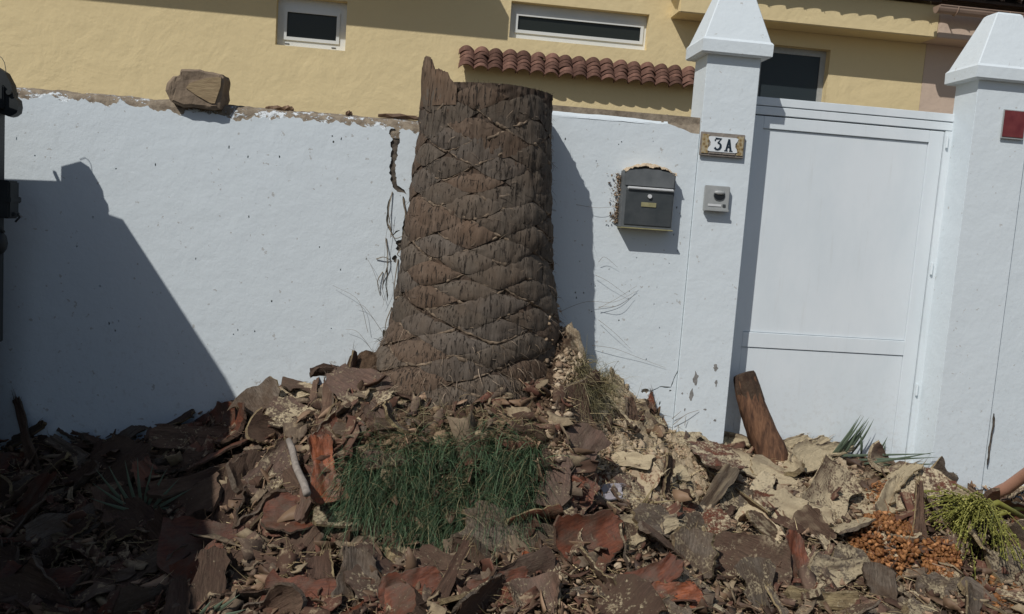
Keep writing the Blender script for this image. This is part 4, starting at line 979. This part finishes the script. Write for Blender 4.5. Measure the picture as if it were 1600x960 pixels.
# right of the grass, foreground centre
key(925, 862, 30, (.1, -.75, .65), .27, .20, .13, 1.5, .3, ('husk_red', 'husk_brown', 'husk_brown'), .25, .62, 'big glossy red brown husk in the foreground right of the grass', lift=.06)
key(838, 897, 20, (.25, -.8, .5), .15, .11, .07, .8, .2, OR, .0, .8, 'small bright orange husk just left of the glossy red one')
key(828, 822, 200, (-.2, .3, .9), .22, .11, .08, 2.2, -.5, ('husk_brown', 'husk_red', 'husk_tan'), .1, .7, 'red arched husk bridging the right corner of the grass', lift=.06)
key(866, 768, 80, (-.2, -.85, .5), .20, .14, .11, .9, .2, PL, .35, .62, 'upright plum husk against the right edge of the grass', lift=.05)
key(905, 795, 65, (.2, -.85, .4), .17, .09, .07, 1.2, .1, RG, .35, .65, 'narrow reddish husk propped beside the upright plum one', lift=.04)
key(690, 905, 150, (0, -.5, .85), .24, .16, .10, .7, .3, BR, .35, .42, 'brown fibrous husk lying below the grass near the bottom edge')
key(640, 930, 25, (.1, -.7, .7), .22, .12, .08, 1.0, .2, RG, .1, .6, 'dull red husk at the bottom edge below the grass')
key(560, 925, 95, (.2, -.75, .6), .22, .15, .11, 1.3, .1, GB, .3, .55, 'grey brown upright husk at the bottom left of the grass', lift=.05)
key(470, 945, 10, (0, -.6, .8), .24, .16, .12, .8, .1, ('husk_red', 'husk_brown', 'husk_brown'), .05, .6, 'red husk at the bottom edge left of the grey upright one')
# left of the grass
key(506, 765, 105, (.25, -.85, .45), .25, .13, .08, 1.3, .4, OR, .08, .85, 'bright orange red husk standing at the left edge of the grass', lift=.10)
key(425, 755, 60, (-.1, -.7, .7), .27, .17, .12, 1.6, .3, ('husk_plum', 'husk_brown', 'husk_tan'), .45, .55, 'hollow red brown husk with sawdust inside beside the grey stick', lift=.05)
key(520, 690, 65, (0, -.75, .65), .16, .13, .06, 1.9, .2, ('husk_red', 'husk_grey', 'husk_grey'), .5, .55, 'cupped husk with tan rim above the grass left side', lift=.04)
key(465, 812, 5, (0, -.6, .8), .24, .13, .10, .9, .2, ('husk_red', 'husk_grey', 'husk_grey'), .2, .5, 'red brown husk lying below the grey stick')
key(565, 818, 4, (.1, -.45, .9), .34, .09, .05, .5, .2, ('husk_brown', 'husk_tan', 'husk_tan'), .6, .55, 'flat layered bark strip poking over the lower left of the grass', thick=.022)
key(528, 832, -8, (0, -.85, .5), .17, .055, .04, .2, .1, TN, .2, .75, 'pale yellow bark chip under the flat strip left of the grass', thick=.012, ragged=.2)
key(585, 840, -12, (.2, -.8, .5), .12, .05, .03, .2, .1, TN, .2, .72, 'small pale yellow chip right of the larger pale chip', thick=.012, ragged=.2)
key(445, 625, 15, (0, -.55, .8), .26, .13, .08, .9, .4, ('husk_plum', 'husk_grey', 'husk_tan'), .65, .7, 'sunlit pinkish bark piece at the wall left of the stump')
key(430, 600, 8, (0, -.8, .6), .2, .08, .06, .6, .2, PL, .6, .75, 'upper sunlit pinkish bark strip against the wall left of the stump', lift=.05)
key(522, 598, 30, (.2, .2, .95), .19, .07, .05, 2.2, -.9, DK, .0, .35, 'black arched husk hooking over the heap left of the stump', lift=.05)
key(470, 660, -10, (0, -.6, .8), .28, .12, .07, .6, .3, PL, .55, .62, 'long pinkish husk left of the stump below the black arched one')
key(575, 640, 20, (-.3, -.7, .7), .2, .12, .07, .8, .2, PL, .6, .5, 'plum brown husk leaning on the left foot of the stump')
key(620, 735, 2, (0, -.75, .65), .26, .07, .05, 1.2, .1, ('husk_plum', 'husk_brown', 'husk_tan'), .35, .6, 'reddish bark strip lying across the top of the grass', lift=.05)
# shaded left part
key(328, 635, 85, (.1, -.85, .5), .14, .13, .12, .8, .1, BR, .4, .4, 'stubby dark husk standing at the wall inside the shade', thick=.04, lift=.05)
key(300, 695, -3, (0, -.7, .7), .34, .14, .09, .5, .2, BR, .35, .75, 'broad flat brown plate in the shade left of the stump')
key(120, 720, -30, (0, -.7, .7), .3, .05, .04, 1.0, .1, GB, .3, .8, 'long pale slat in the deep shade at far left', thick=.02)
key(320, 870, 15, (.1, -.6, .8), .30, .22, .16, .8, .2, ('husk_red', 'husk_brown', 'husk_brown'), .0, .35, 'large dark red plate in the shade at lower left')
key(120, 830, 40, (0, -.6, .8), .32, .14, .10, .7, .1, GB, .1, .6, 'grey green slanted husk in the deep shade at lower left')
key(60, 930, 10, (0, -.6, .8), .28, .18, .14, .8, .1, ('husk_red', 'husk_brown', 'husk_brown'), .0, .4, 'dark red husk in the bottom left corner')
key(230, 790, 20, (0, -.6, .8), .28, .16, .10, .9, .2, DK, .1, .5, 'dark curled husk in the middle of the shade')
# dusty right part
key(1112, 738, 86, (.05, -.12, .99), .28, .20, .19, -2.7, .0, ('husk_red', 'husk_brown', 'husk_brown'), .5, .5, 'tunnel shaped arched husk with dark hollow below the leaning log', lift=.10)
key(1040, 765, 92, (.8, -.6, .15), .19, .07, .06, .4, .1, ('husk_brown', 'husk_brown', 'husk_tan'), .2, .5, 'dark slab standing on edge in the middle of the sawdust', lift=.06)
key(985, 662, 110, (.5, -.8, .3), .15, .06, .045, .6, .1, BR, .2, .7, 'brown slab standing on edge in the sawdust below the mailbox', lift=.05)
key(1014, 640, 75, (-.6, -.7, .3), .10, .05, .02, .6, .1, ('husk_red', 'husk_brown', 'husk_brown'), .1, .6, 'pointed reddish chip sticking up at the wall under the mailbox', lift=.04)
key(1150, 678, 12, (.1, -.7, .7), .24, .08, .04, 1.4, .2, ('husk_dark', 'husk_brown', 'husk_tan'), .4, .45, 'dark curled bark trough at the foot of the leaning log', lift=.05)
key(1165, 700, -4, (.0, -.55, .8), .30, .10, .06, 1.2, .1, ('husk_brown', 'husk_dark', 'husk_tan'), .75, .5, 'dusty trough shaped husk in front of the leaning log', lift=.04)
for q, (x, y, a) in enumerate(((1235, 702, 25), (1268, 706, 28), (1300, 712, 22))):
    key(x, y, a, (.1, -.5, .85), .24, .08, .05, 1.5, .3, ('husk_grey', 'husk_dark', 'husk_tan'), .85, .7,
        ('dusty curved frond base right of the leaning log', 'middle dusty curved frond base below the gate', 'dusty curved frond base beside the green leaflets')[q], lift=.04)
key(1185, 745, -25, (.1, -.5, .85), .34, .11, .08, .7, .2, BR, .85, .7, 'long sawdust covered plank of bark below the tunnel husk')
key(1150, 785, -3, (.1, -.75, .65), .18, .12, .09, .6, .1, ('husk_grey', 'husk_brown', 'husk_grey'), .5, .55, 'grey brown plate with dusty upper edge below the tunnel husk')
key(1215, 800, 20, (.1, -.7, .7), .21, .15, .10, .9, .1, ('husk_red', 'husk_grey', 'husk_grey'), .55, .5, 'dull red dusty husk left of the large dusty plate')
key(1290, 790, 50, (.15, -.72, .65), .36, .24, .17, 1.0, .1, ('husk_brown', 'husk_grey', 'husk_tan'), .62, .62, 'large dusty husk plate with bare reddish lower edge left of the dates', lift=.07)
key(1260, 730, 30, (.1, -.5, .85), .22, .17, .12, .9, .2, GB, .9, .8, 'rounded husk thick with sawdust above the large dusty plate', lift=.06)
key(1200, 845, -32, (.3, -.8, .45), .24, .06, .04, .5, .1, ('husk_brown', 'husk_brown', 'husk_tan'), .6, .6, 'slanting pale edged bark slat in front of the large dusty plate', lift=.05)
key(1165, 900, 155, (-.1, -.75, .65), .32, .22, .15, .9, .2, ('husk_brown', 'husk_red', 'husk_tan'), .4, .5, 'large brown boot shaped husk at the bottom right of centre', lift=.07)
key(1235, 890, 75, (.3, -.8, .5), .2, .14, .10, 1.1, .1, ('husk_red', 'husk_red', 'husk_brown'), .25, .7, 'smooth red husk face right of the large brown boot husk', lift=.07)
key(1305, 905, 15, (.1, -.7, .7), .24, .15, .09, .9, .2, ('husk_grey', 'husk_grey', 'husk_tan'), .65, .6, 'grey dusty husk with curved lower edge below the dates', lift=.05)
key(1285, 948, -2, (0, -.8, .6), .26, .07, .06, 1.6, .0, ('husk_tan', 'husk_tan', 'husk_tan'), .4, .62, 'yellowish cut stub lying along the bottom edge', thick=.04)
key(1372, 932, 85, (-.4, -.8, .4), .17, .12, .10, .5, .0, ('husk_grey', 'husk_brown', 'husk_grey'), .2, .5, 'blocky dark stub standing at the bottom below the dates', thick=.05, lift=.05)
key(1080, 880, 80, (-.2, -.8, .5), .18, .14, .11, 1.0, .0, ('husk_grey', 'husk_red', 'husk_tan'), .4, .55, 'boxy grey stub standing left of the large brown boot husk', thick=.05, lift=.05)
key(1090, 825, 10, (0, -.6, .8), .26, .14, .10, .8, .1, ('husk_red', 'husk_grey', 'husk_grey'), .5, .55, 'reddish dusty husk above the boxy grey stub')
key(1010, 835, 15, (0, -.6, .8), .26, .10, .08, .7, .1, GB, .85, .7, 'pale dusty bark plank right of the glossy red husk')
key(1025, 915, 40, (-.3, -.75, .6), .2, .14, .10, 1.1, .1, ('husk_red', 'husk_brown', 'husk_brown'), .1, .5, 'deep red husk between the glossy red husk and the boxy stub')
key(1050, 945, 10, (0, -.7, .7), .2, .14, .1, .8, .1, OR, .3, .6, 'orange brown husk at the bottom edge right of the glossy red husk')
key(780, 935, 15, (0, -.7, .7), .22, .13, .1, .9, .1, ('husk_red', 'husk_grey', 'husk_grey'), .1, .5, 'dark red husk at the bottom edge below the orange one')
key(945, 780, 5, (0, -.7, .7), .13, .06, .05, .9, .1, ('pale_plate', 'pale_plate', 'pale_plate'), 0, .5, 'smooth pale grey sheath piece right of the plum husk', ragged=.05)
key(1425, 755, -5, (0, -.7, .7), .24, .11, .08, .7, .1, ('husk_plum', 'husk_grey', 'husk_tan'), .6, .6, 'pinkish plate above the dates beside the green strands', lift=.04)
key(1395, 790, 60, (.1, -.7, .7), .26, .12, .09, .8, .1, GB, .8, .65, 'dusty grey plate above the heap of orange dates', lift=.04)
key(1428, 842, 93, (.15, -.95, .2), .36, .075, .045, .7, .05, ('husk_brown', 'husk_brown', 'husk_tan'), .1, .8, 'long brown frond butt standing upright among the orange dates', lift=.08, ragged=.05)
key(1510, 785, -28, (.1, -.6, .8), .28, .10, .08, .7, .1, ('husk_tan', 'husk_grey', 'husk_tan'), .6, .5, 'flat tan plate behind the green strands at the right pillar')
key(1560, 845, -35, (.1, -.6, .8), .3, .09, .06, .8, .1, BR, .2, .45, 'brown frond piece below the pink petiole at the right edge')
key(1450, 700, 5, (0, -.6, .8), .2, .04, .02, 1.0, .3, ('husk_plum', 'husk_brown', 'husk_tan'), .2, .7, 'thin pinkish frond strip at the gate foot')
key(1470, 935, 0, (0, -.7, .7), .2, .12, .1, .6, .1, GB, .5, .6, 'broken grey plate at the bottom edge below the green strands')

# ------------------------------------------------------------------ leaning log, stick, petiole
lg = thing('leaning_log', tuple(at(1195, 690, .08)), 'short brown palm log with dark top leaning on the gate beside the pillar', 'log')
A, B = at(1163, 585, .05), at(1203, 700, -.03); n = 24; P = np.zeros((9, n, 3)); ax_ = (B-A)/np.linalg.norm(B-A); s1 = np.cross(ax_, [0, 1, 0]); s1 /= np.linalg.norm(s1); s2 = np.cross(ax_, s1)
def logring(f, k=1.0, rag=0.0):
    r = np.interp(f, [0, .08, .5, 1.05], [.047, .054, .061, .072])*k
    bow = .030*math.sin(math.pi*min(1, max(0, f)))*np.array([-.5, -.3, 0])
    return np.array([A+bow+(B-A)*(f+rag*(.5+float(vnoise(j*1.7, 3.1, 9)))*(1 if j % 2 else .35))+r*(1+.045*float(vnoise(j*2.3, f*14, 6))+.16*float(vnoise(j*1.1, f*3, 5))+.10*math.sin(3*j))*(math.cos(2*math.pi*j/n)*s1+.72*math.sin(2*math.pi*j/n)*s2) for j in range(n)])
mb = MB(); mb.grid(np.array([logring(f) for f in np.linspace(.02, 1.30, 30)]), 0, True); mb.build('trunk', M['log_bark'], lg, True, True)
mb = MB(); top_ = [logring(.03, 1.06), logring(-.01, 1.0), logring(-.02, .6), logring(.01, .1)]; mb.grid(np.array([logring(.26, 1.04, .34), logring(.16, 1.07, .08)]+top_), 0, True); mb.build('charred_end', M['husk_dark'], lg, False, True).color = (.25, .3, 0, 1)
mb = MB(); a = hit(457, 712); b = hit(488, 792); a += np.array([0, -.12, .09]); b += np.array([0, -.19, .11])
mb.tube([a+(b-a)*f+np.array([.003*math.sin(f*9), 0, .003*math.cos(f*7)]) for f in np.linspace(0, 1, 7)], [.012, .0135, .013, .014, .0135, .0145, .014], 7)
tag(mb.build('grey_stick', M['stick_grey'], None, True), 'straight pale grey stick lying beside the bright orange red husk', 'stick')
mb = MB(); q = [hit(1535, 792)+np.array([0, -.02, .0]), at(1548, 775, -.28), at(1575, 762, -.34), at(1602, 742, -.42), at(1640, 715, -.52), at(1700, 680, -.62)]
mb.tube(q, [.022, .027, .027, .026, .026, .025], 12); tag(mb.build('frond_petiole', M['petiole'], None, True), 'thick pink brown frond stalk curving in at the right edge', 'frond stalk')
mb = MB(); q = [hit(1545, 812)+np.array([0, -.03, .03]), hit(1580, 806)+np.array([0, -.04, .05]), hit(1598, 803)+np.array([.2, -.05, .05])]; mb.tube(q, [.012, .013, .012], 8)
tag(mb.build('green_stalk', M['strand'], None, True), 'pale green stalk lying right of the yellow green strands', 'stalk')

# stone on the wall: brown block with a paler sawn face
sb = thing('wall_block', (-.98, .08, 2.02), 'rough brown block with a paler sawn face sitting on the bare wall top', 'block')
ol = pxz([(258, 142), (261, 130), (270, 120), (281, 118), (284, 109), (312, 108), (328, 112), (348, 116), (351, 122), (348, 150), (343, 170), (332, 171), (300, 167), (285, 168), (266, 160)], -.05)
bm = bmesh.new(); rings = []
cxz = np.mean(ol, 0)
for yy, kk in ((-.058, .86), (-.05, .97), (-.01, 1.0), (.06, .98), (.115, .92), (.13, .78)):
    rings.append([bm.verts.new((cxz[0]+(p[0]-cxz[0])*kk, yy, cxz[1]+(p[1]-cxz[1])*kk)) for p in ol])
for r1, r2 in zip(rings[:-1], rings[1:]):
    for a in range(len(ol)): b = (a+1) % len(ol); bm.faces.new((r1[a], r2[a], r2[b], r1[b]))
bm.faces.new(rings[0]); bm.faces.new(rings[-1][::-1])
bmesh.ops.triangulate(bm, faces=bm.faces[:]); bmesh.ops.subdivide_edges(bm, edges=bm.edges[:], cuts=3, use_grid_fill=True)
bmesh.ops.recalc_face_normals(bm, faces=bm.faces[:]); bm.normal_update()
for v in bm.verts: v.co += v.normal*(.010*float(fbm(v.co.x*14+v.co.y*9, v.co.z*16-v.co.y*7, 8, 4, .6)))
mb = MB(); mb.bm(bm); mb.build('rough_body', M['stone'], sb, False)
fp = pxz([(291, 138), (297, 130), (325, 122), (346, 121), (345, 135), (336, 162), (330, 162), (305, 148)], -.06)
mb = MB(); mb.prism(fp, -.064, -.02); mb.build('sawn_face', M['stone_cut'], sb)

# ------------------------------------------------------------------ random husks
LIB = []
specs = [('broad', .25, .17, .11, 1.3), ('broad', .22, .19, .12, .9), ('flat', .26, .12, .09, .45), ('cupped', .20, .13, .09, 2.1), ('long', .34, .07, .04, .9), ('narrow', .20, .06, .04, .7), ('stubby', .13, .11, .10, .8), ('small', .11, .07, .05, .9)]
MS = {'red brown': ('husk_red', 'husk_grey', 'husk_brown'), 'brown': ('husk_brown', 'husk_grey', 'husk_grey'), 'grey': ('husk_grey', 'husk_brown', 'husk_tan'), 'plum': ('husk_plum', 'husk_grey', 'husk_brown'), 'dark': ('husk_dark', 'husk_brown', 'husk_tan')}
for si, sp in enumerate(specs):
    for ci, (cn, ms) in enumerate(MS.items()):
        for v in range(2):
            LIB.append((sp[0], cn, husk(sp[1]*(1+.12*v), sp[2], sp[3], sp[4]*(1 if v == 0 else -1), .35-.5*v, .05 if sp[0] == 'stubby' else .018, .22, 300+si*20+ci*2+v, ms, 15, 10)))
rh = random.Random(11); spots = []; tries = 0
while len(spots) < 218 and tries < 9000:
    tries += 1
    px, py = rh.uniform(-20, 1620), rh.uniform(600, 975)
    top_y = np.interp(px, [0, 100, 300, 430, 560, 640, 880, 960, 1040, 1130, 1300, 1450, 1540, 1600], [700, 655, 640, 608, 600, 655, 665, 600, 665, 700, 712, 735, 775, 765])
    if py < top_y: continue
    if in_poly(np.array([px]), np.array([py]), [(515, 700), (850, 670), (865, 830), (620, 862), (530, 820)])[0]: continue
    if in_poly(np.array([px]), np.array([py]), [(1320, 740), (1580, 740), (1590, 915), (1320, 905)])[0] and rh.random() < .75: continue
    if 640 < px < 880 and py < 700: continue
    dmin = 30+30*((py-600)/360)
    if any((px-a)**2+((py-b)*1.5)**2 < (dmin)**2 for a, b, *_ in spots): continue
    if any((px-a)**2+((py-b)*1.4)**2 < (c*.75)**2 for a, b, c in KEY): continue
    p = hit(px, py); tz = float(tan_zone(p[0], p[1]))
    if tz > .55 and rh.random() < .88: continue
    spots.append((px, py, p, tz))
def zone_of(px, py):
    if px < 170: z = 'at the far left'
    elif px < 400: z = 'in the shade of the truck'
    elif px < 540: z = 'left of the grass'
    elif px < 640: z = 'at the lower left of the grass'
    elif px < 860: z = 'below the grass'
    elif px < 1000: z = 'right of the grass'
    elif px < 1145: z = 'below the mailbox'
    elif px < 1330: z = 'below the gate'
    else: z = 'below the right pillar'
    h = 'near the wall' if py < np.interp(px, [0, 800, 1600], [720, 720, 790]) else ('midway down' if py < 850 else 'lowest down')
    return z, h
recs = []
for px, py, p, tz in spots:
    right = px > 950
    if px < 520: pool = {'red brown': 2, 'brown': 5, 'dark': 4, 'plum': 1, 'grey': 2}
    elif px < 1000: pool = {'red brown': 3, 'brown': 5, 'plum': 2, 'dark': 2, 'grey': 2}
    else: pool = {'grey': 4, 'brown': 4, 'red brown': 3, 'plum': 2, 'dark': 1}
    cn = rh.choices(list(pool), list(pool.values()))[0]
    cand = [l for l in LIB if l[1] == cn and (l[0] in ('small', 'narrow', 'stubby', 'long') if tz > .7 else True)]
    kind, cn, me = rh.choice(cand)
    dust = min(1, max(0, (.15 if px < 520 else .3)+.55*tz+(.2 if px > 1100 else 0)+rh.uniform(-.12, .12)))
    n = normal_at(p[0], p[1])+np.array([rh.gauss(0, .45), rh.gauss(-.15, .42), 0]);
    if rh.random() < .12:
        n2 = np.array([rh.uniform(-1, 1), -1, .15])
        if py > 715: n = n2
    n = n/np.linalg.norm(n)
    o = put('palm_husk', me, p, rh.uniform(0, 360), n, dust, rh.uniform(.4, .95) if px > 400 else rh.uniform(.2, .6), None, 'palm husk', GRP, rh.uniform(.01, .035), rh.uniform(.9, 1.35))  # husks within the truck's shade get darker values, shade put into colour
    z, h = zone_of(px, py)
    d = 'dusty ' if dust > .62 else ''
    recs.append([o, f'{d}{kind} {cn} husk {h} {z}', px])
from collections import defaultdict
by = defaultdict(list)
for r in recs: by[r[1]].append(r)
ordw = ['first', 'second', 'third', 'fourth', 'fifth', 'sixth', 'seventh', 'eighth', 'ninth', 'tenth']
for lab, rs_ in by.items():
    rs_.sort(key=lambda r: r[2]); k = len(rs_)
    for i, r in enumerate(rs_):
        suf = '' if k == 1 else (', ' + ('left' if i == 0 else 'right')+' one of two' if k == 2 else ', '+ordw[i]+' from left of '+str(k))
        t_ = (lab+suf).replace(' at the lower left of the grass', ' at grass lower left')
        if len(t_.replace(',', ' ').split()) > 16: t_ = t_.replace(' in the shade of the truck', ' in truck shade')
        r[0]['label'] = t_

# ------------------------------------------------------------------ dates and fresh strands
def dates(poly, n, label, seed, lift):
    pts = hits(poly, n, seed); r = np.random.default_rng(seed); c = pts.mean(0)
    e = thing('date_bunch', tuple(c), label, 'dates'); d = np.hypot((pts[:, 0]-c[0])/np.ptp(pts[:, 0]), (pts[:, 1]-c[1])/np.ptp(pts[:, 1])).clip(0, .6)
    pts = pts+np.array([0, -.3, 1])*(r.uniform(0, 1, n)*lift*(1-1.4*d))[:, None]
    o = scatter_lumps('fruits', pts, r.uniform(.0075, .0105, n), M['date'], None, None, seed, 1.25); o.data.polygons.foreach_set('use_smooth', [True]*len(o.data.polygons)); adopt(o, e)
    m = n//9; k = r.integers(0, n, m); D = np.stack([r.normal(.2, .6, m), r.normal(-.3, .4, m), r.normal(.2, .4, m)], 1)
    V, F = strips(pts[k], D, r.uniform(.05, .13, m), r.uniform(.002, .004, m), r.uniform(.4, 1.4, m), 4, seed)
    o = raw_obj('fruit_stalks', V, F, M['date'], e); o['kind'] = 'stuff'
dates([(1325, 850), (1350, 815), (1400, 800), (1425, 830), (1430, 880), (1400, 905), (1345, 895)], 1150, 'heap of small orange dates left of the upright frond butt', 51, .10)
dates([(1440, 850), (1490, 840), (1500, 890), (1480, 915), (1442, 905)], 430, 'orange dates between the upright frond butt and green strands', 52, .05)
dates([(1350, 760), (1385, 755), (1388, 785), (1355, 790)], 110, 'small cluster of orange dates above the large dusty plate', 53, .04)
dates([(1510, 915), (1560, 900), (1610, 930), (1605, 965), (1510, 965)], 260, 'scattered orange red dates in the bottom right corner', 54, .025)

fb = thing('flower_bunch', tuple(hit(1530, 800)), 'fresh yellow green bunch of beaded palm strands beside the right pillar', 'palm strands')
r5 = np.random.default_rng(60); c = hit(1522, 815)+np.array([0, -.05, .085]); beads = []; allV = []; allF = []; off_ = 0
for k in range(150):
    side = k % 4 if k % 4 < 2 else 2 if k % 2 else 0
    if side < 2: d = np.array([-1.0, r5.normal(-.25, .25), r5.normal(.0, .38)]); g = .9; L = r5.uniform(.15, .32)
    else: d = np.array([r5.normal(-.30, .22), -.75, r5.normal(.02, .2)]); g = .85; L = r5.uniform(.26, .48)
    d /= np.linalg.norm(d); p = c+r5.normal(0, .018, 3); seg = 11; pts = [p]
    for s in range(seg):
        p = p+d*L/seg; d = d+np.array([0, 0, -g/seg])+r5.normal(0, .07, 3); d /= np.linalg.norm(d); pts.append(p)
        for _ in range(2): beads.append(p+r5.normal(0, .0035, 3))
    mb_ = MB(); mb_.tube(pts, .0017, 4, cap=False); V = np.array(mb_.v); F = np.array(mb_.f); allV.append(V); allF.append(F+off_); off_ += len(V)
o = raw_obj('strands', np.concatenate(allV), np.concatenate(allF), M['strand'], fb); o['kind'] = 'stuff'
beads = np.array(beads); o = scatter_lumps('beads', beads, r5.uniform(.003, .0048, len(beads)), M['strand'], None, None, 61, 1, 0 or 1); adopt(o, fb)
mb = MB(); mb.tube([hit(1590, 820)+np.array([.05, -.02, .02]), c+np.array([.06, 0, .02]), c], [.012, .013, .010], 8); mb.build('main_stalk', M['strand'], fb, True)

# ------------------------------------------------------------------ green leaflets, twigs
def leaf_fan(pairs, label, wd=.011, mat='leaflet'):
    e = None; base = hit(*pairs[0][0])
    e = thing('palm_leaflets', tuple(base), label, 'palm leaf')
    for (a, b) in pairs:
        p = hit(*a)+np.array([0, 0, .01]); q = at(b[0], b[1], p[1]-.02); L = np.linalg.norm(q-p); n = 7; P = np.zeros((n, 3, 3)); d = (q-p)/L; s = np.cross(d, [0, 1, 0]); s /= np.linalg.norm(s)
        for i in range(n):
            f = i/(n-1); w_ = wd*(.75+.5*math.sin(math.pi*min(1, f*1.3)))*(1-f**3)+.0006; c_ = p+(q-p)*f+np.array([0, -.012*math.sin(math.pi*f), -.008*f*f])
            P[i] = [c_-s*w_*.5, c_+np.array([0, .004, 0])*(1-f), c_+s*w_*.5]
        mb = MB(); mb.grid(P); o = mb.build('leaflet', M[mat], e, True); m_ = o.modifiers.new('t', 'SOLIDIFY'); m_.thickness = .0012
leaf_fan([((1298, 716), (1340, 652)), ((1302, 716), (1350, 648)), ((1308, 714), (1352, 655)), ((1305, 712), (1345, 646)), ((1310, 712), (1358, 650)), ((1315, 712), (1352, 662)), ((1322, 712), (1358, 655)), ((1330, 712), (1366, 652)), ((1318, 714), (1340, 668)), ((1345, 714), (1343, 668)), ((1365, 716), (1387, 680)), ((1372, 717), (1384, 690))],
         'upright spray of green palm leaflets standing at the foot of the gate', .011)
leaf_fan([((1275, 716), (1478, 706)), ((1340, 722), (1470, 712)), ((1350, 728), (1462, 704)), ((1380, 730), (1475, 722)), ((1400, 728), (1490, 732)), ((1470, 735), (1467, 700)), ((1480, 742), (1500, 712))],
         'flat green palm leaflets lying across the heap below the gate', .010)
leaf_fan([((205, 800), (150, 730)), ((215, 800), (195, 715)), ((225, 800), (240, 720)), ((235, 802), (280, 745)), ((230, 805), (310, 780)), ((220, 806), (140, 775)), ((240, 808), (330, 815)), ((215, 810), (180, 850)), ((210, 800), (170, 725)), ((222, 800), (215, 712)), ((228, 800), (262, 728)), ((236, 803), (300, 760)), ((240, 806), (325, 798)), ((212, 802), (145, 752)), ((225, 812), (250, 860)), ((232, 810), (300, 842))], 'dark green palm leaflets in the deep shade at left', .010)
leaf_fan([((330, 965), (375, 925)), ((322, 965), (355, 930)), ((340, 968), (385, 948)), ((312, 968), (330, 935)), ((335, 972), (392, 958))], 'pale green leaflets poking up at the bottom edge left', .010)
leaf_fan([((1000, 795), (1030, 742)), ((1002, 797), (1018, 760)), ((1004, 790), (1060, 778))], 'yellow straw blades sticking up from the sawdust', .006, 'straw')
leaf_fan([((150, 662), (134, 622)), ((160, 664), (163, 640)), ((162, 664), (160, 612)), ((168, 664), (172, 645))], 'dim yellowish weed at the wall in the shade', .014, 'dry_grass')
def smooth(c, k=5):
    c = [2*c[0]-c[1]]+list(c)+[2*c[-1]-c[-2]]; o = []
    for i in range(1, len(c)-2):
        a, b, d, e = c[i-1:i+3]
        for t in np.arange(k)/k: o.append(.5*((2*b)+(d-a)*t+(2*a-5*b+4*d-e)*t*t+(3*b-a-3*d+e)*t**3))
    return o+[c[-2]]
def twigs(lines, label, r=.0016, y=-.03):
    e = thing('dry_twigs', tuple(at(lines[0][0][0], lines[0][0][1], y)), label, 'twigs')
    for ln in lines:
        ctl = [at(a, b, y-.012*math.sin(i*1.7)) for i, (a, b) in enumerate(ln)]; pts = smooth(ctl); mb = MB(); mb.tube(pts, list(np.linspace(r, r*.5, len(pts))), 5); mb.build('twig', M['twig'], e)
twigs([[(575, 520), (560, 470), (520, 446)], [(600, 470), (582, 420), (572, 402)], [(598, 520), (570, 480), (556, 478)], [(612, 330), (603, 370), (600, 420)], [(590, 560), (560, 520), (540, 515)], [(548, 575), (552, 550), (545, 545)], [(604, 400), (606, 440), (598, 480)]], 'thin dry twigs against the wall left of the stump', .0009)
twigs([[(613, 300), (607, 330), (611, 365), (604, 395)], [(630, 310), (634, 345), (628, 375), (634, 400)], [(606, 350), (616, 372), (632, 368)], [(603, 372), (606, 410), (598, 445), (602, 480)], [(622, 405), (616, 450), (619, 490)], [(612, 480), (602, 510), (606, 545)], [(598, 425), (590, 440), (594, 462)], [(627, 388), (621, 398), (630, 404)], [(588, 405), (600, 402), (612, 408)]], 'brown roots creeping down the wall crack beside the stump', .0026, -.016)
twigs([[(868, 490), (915, 472), (960, 472), (995, 455)], [(935, 482), (965, 466), (995, 447)], [(930, 430), (950, 440), (980, 462)], [(935, 480), (965, 478), (990, 462)], [(925, 540), (960, 545), (1000, 560), (1040, 575)], [(935, 500), (960, 520), (985, 545)], [(900, 320), (935, 325), (972, 322)], [(935, 410), (945, 402), (965, 418)]], 'thin dry twigs against the wall right of the stump', .0009)
twigs([[(1052, 664), (1072, 648), (1092, 641)], [(1050, 655), (1064, 643)], [(1070, 665), (1072, 650)]], 'dry twigs at the wall base left of the leaning log', .0015)
# dark bunched clump at the wall, deep in the shade
n = 260; r6 = np.random.default_rng(70); c = hit(98, 662); pts = c+r6.normal(0, 1, (n, 3))*np.array([.045, .04, .035])+np.array([0, 0, .04])
scatter_lumps('dark_clump', pts, r6.uniform(.008, .018, n), M['husk_dark'], 'black tangled clump on the heap at the wall in the deepest shade', 'debris clump', 71)
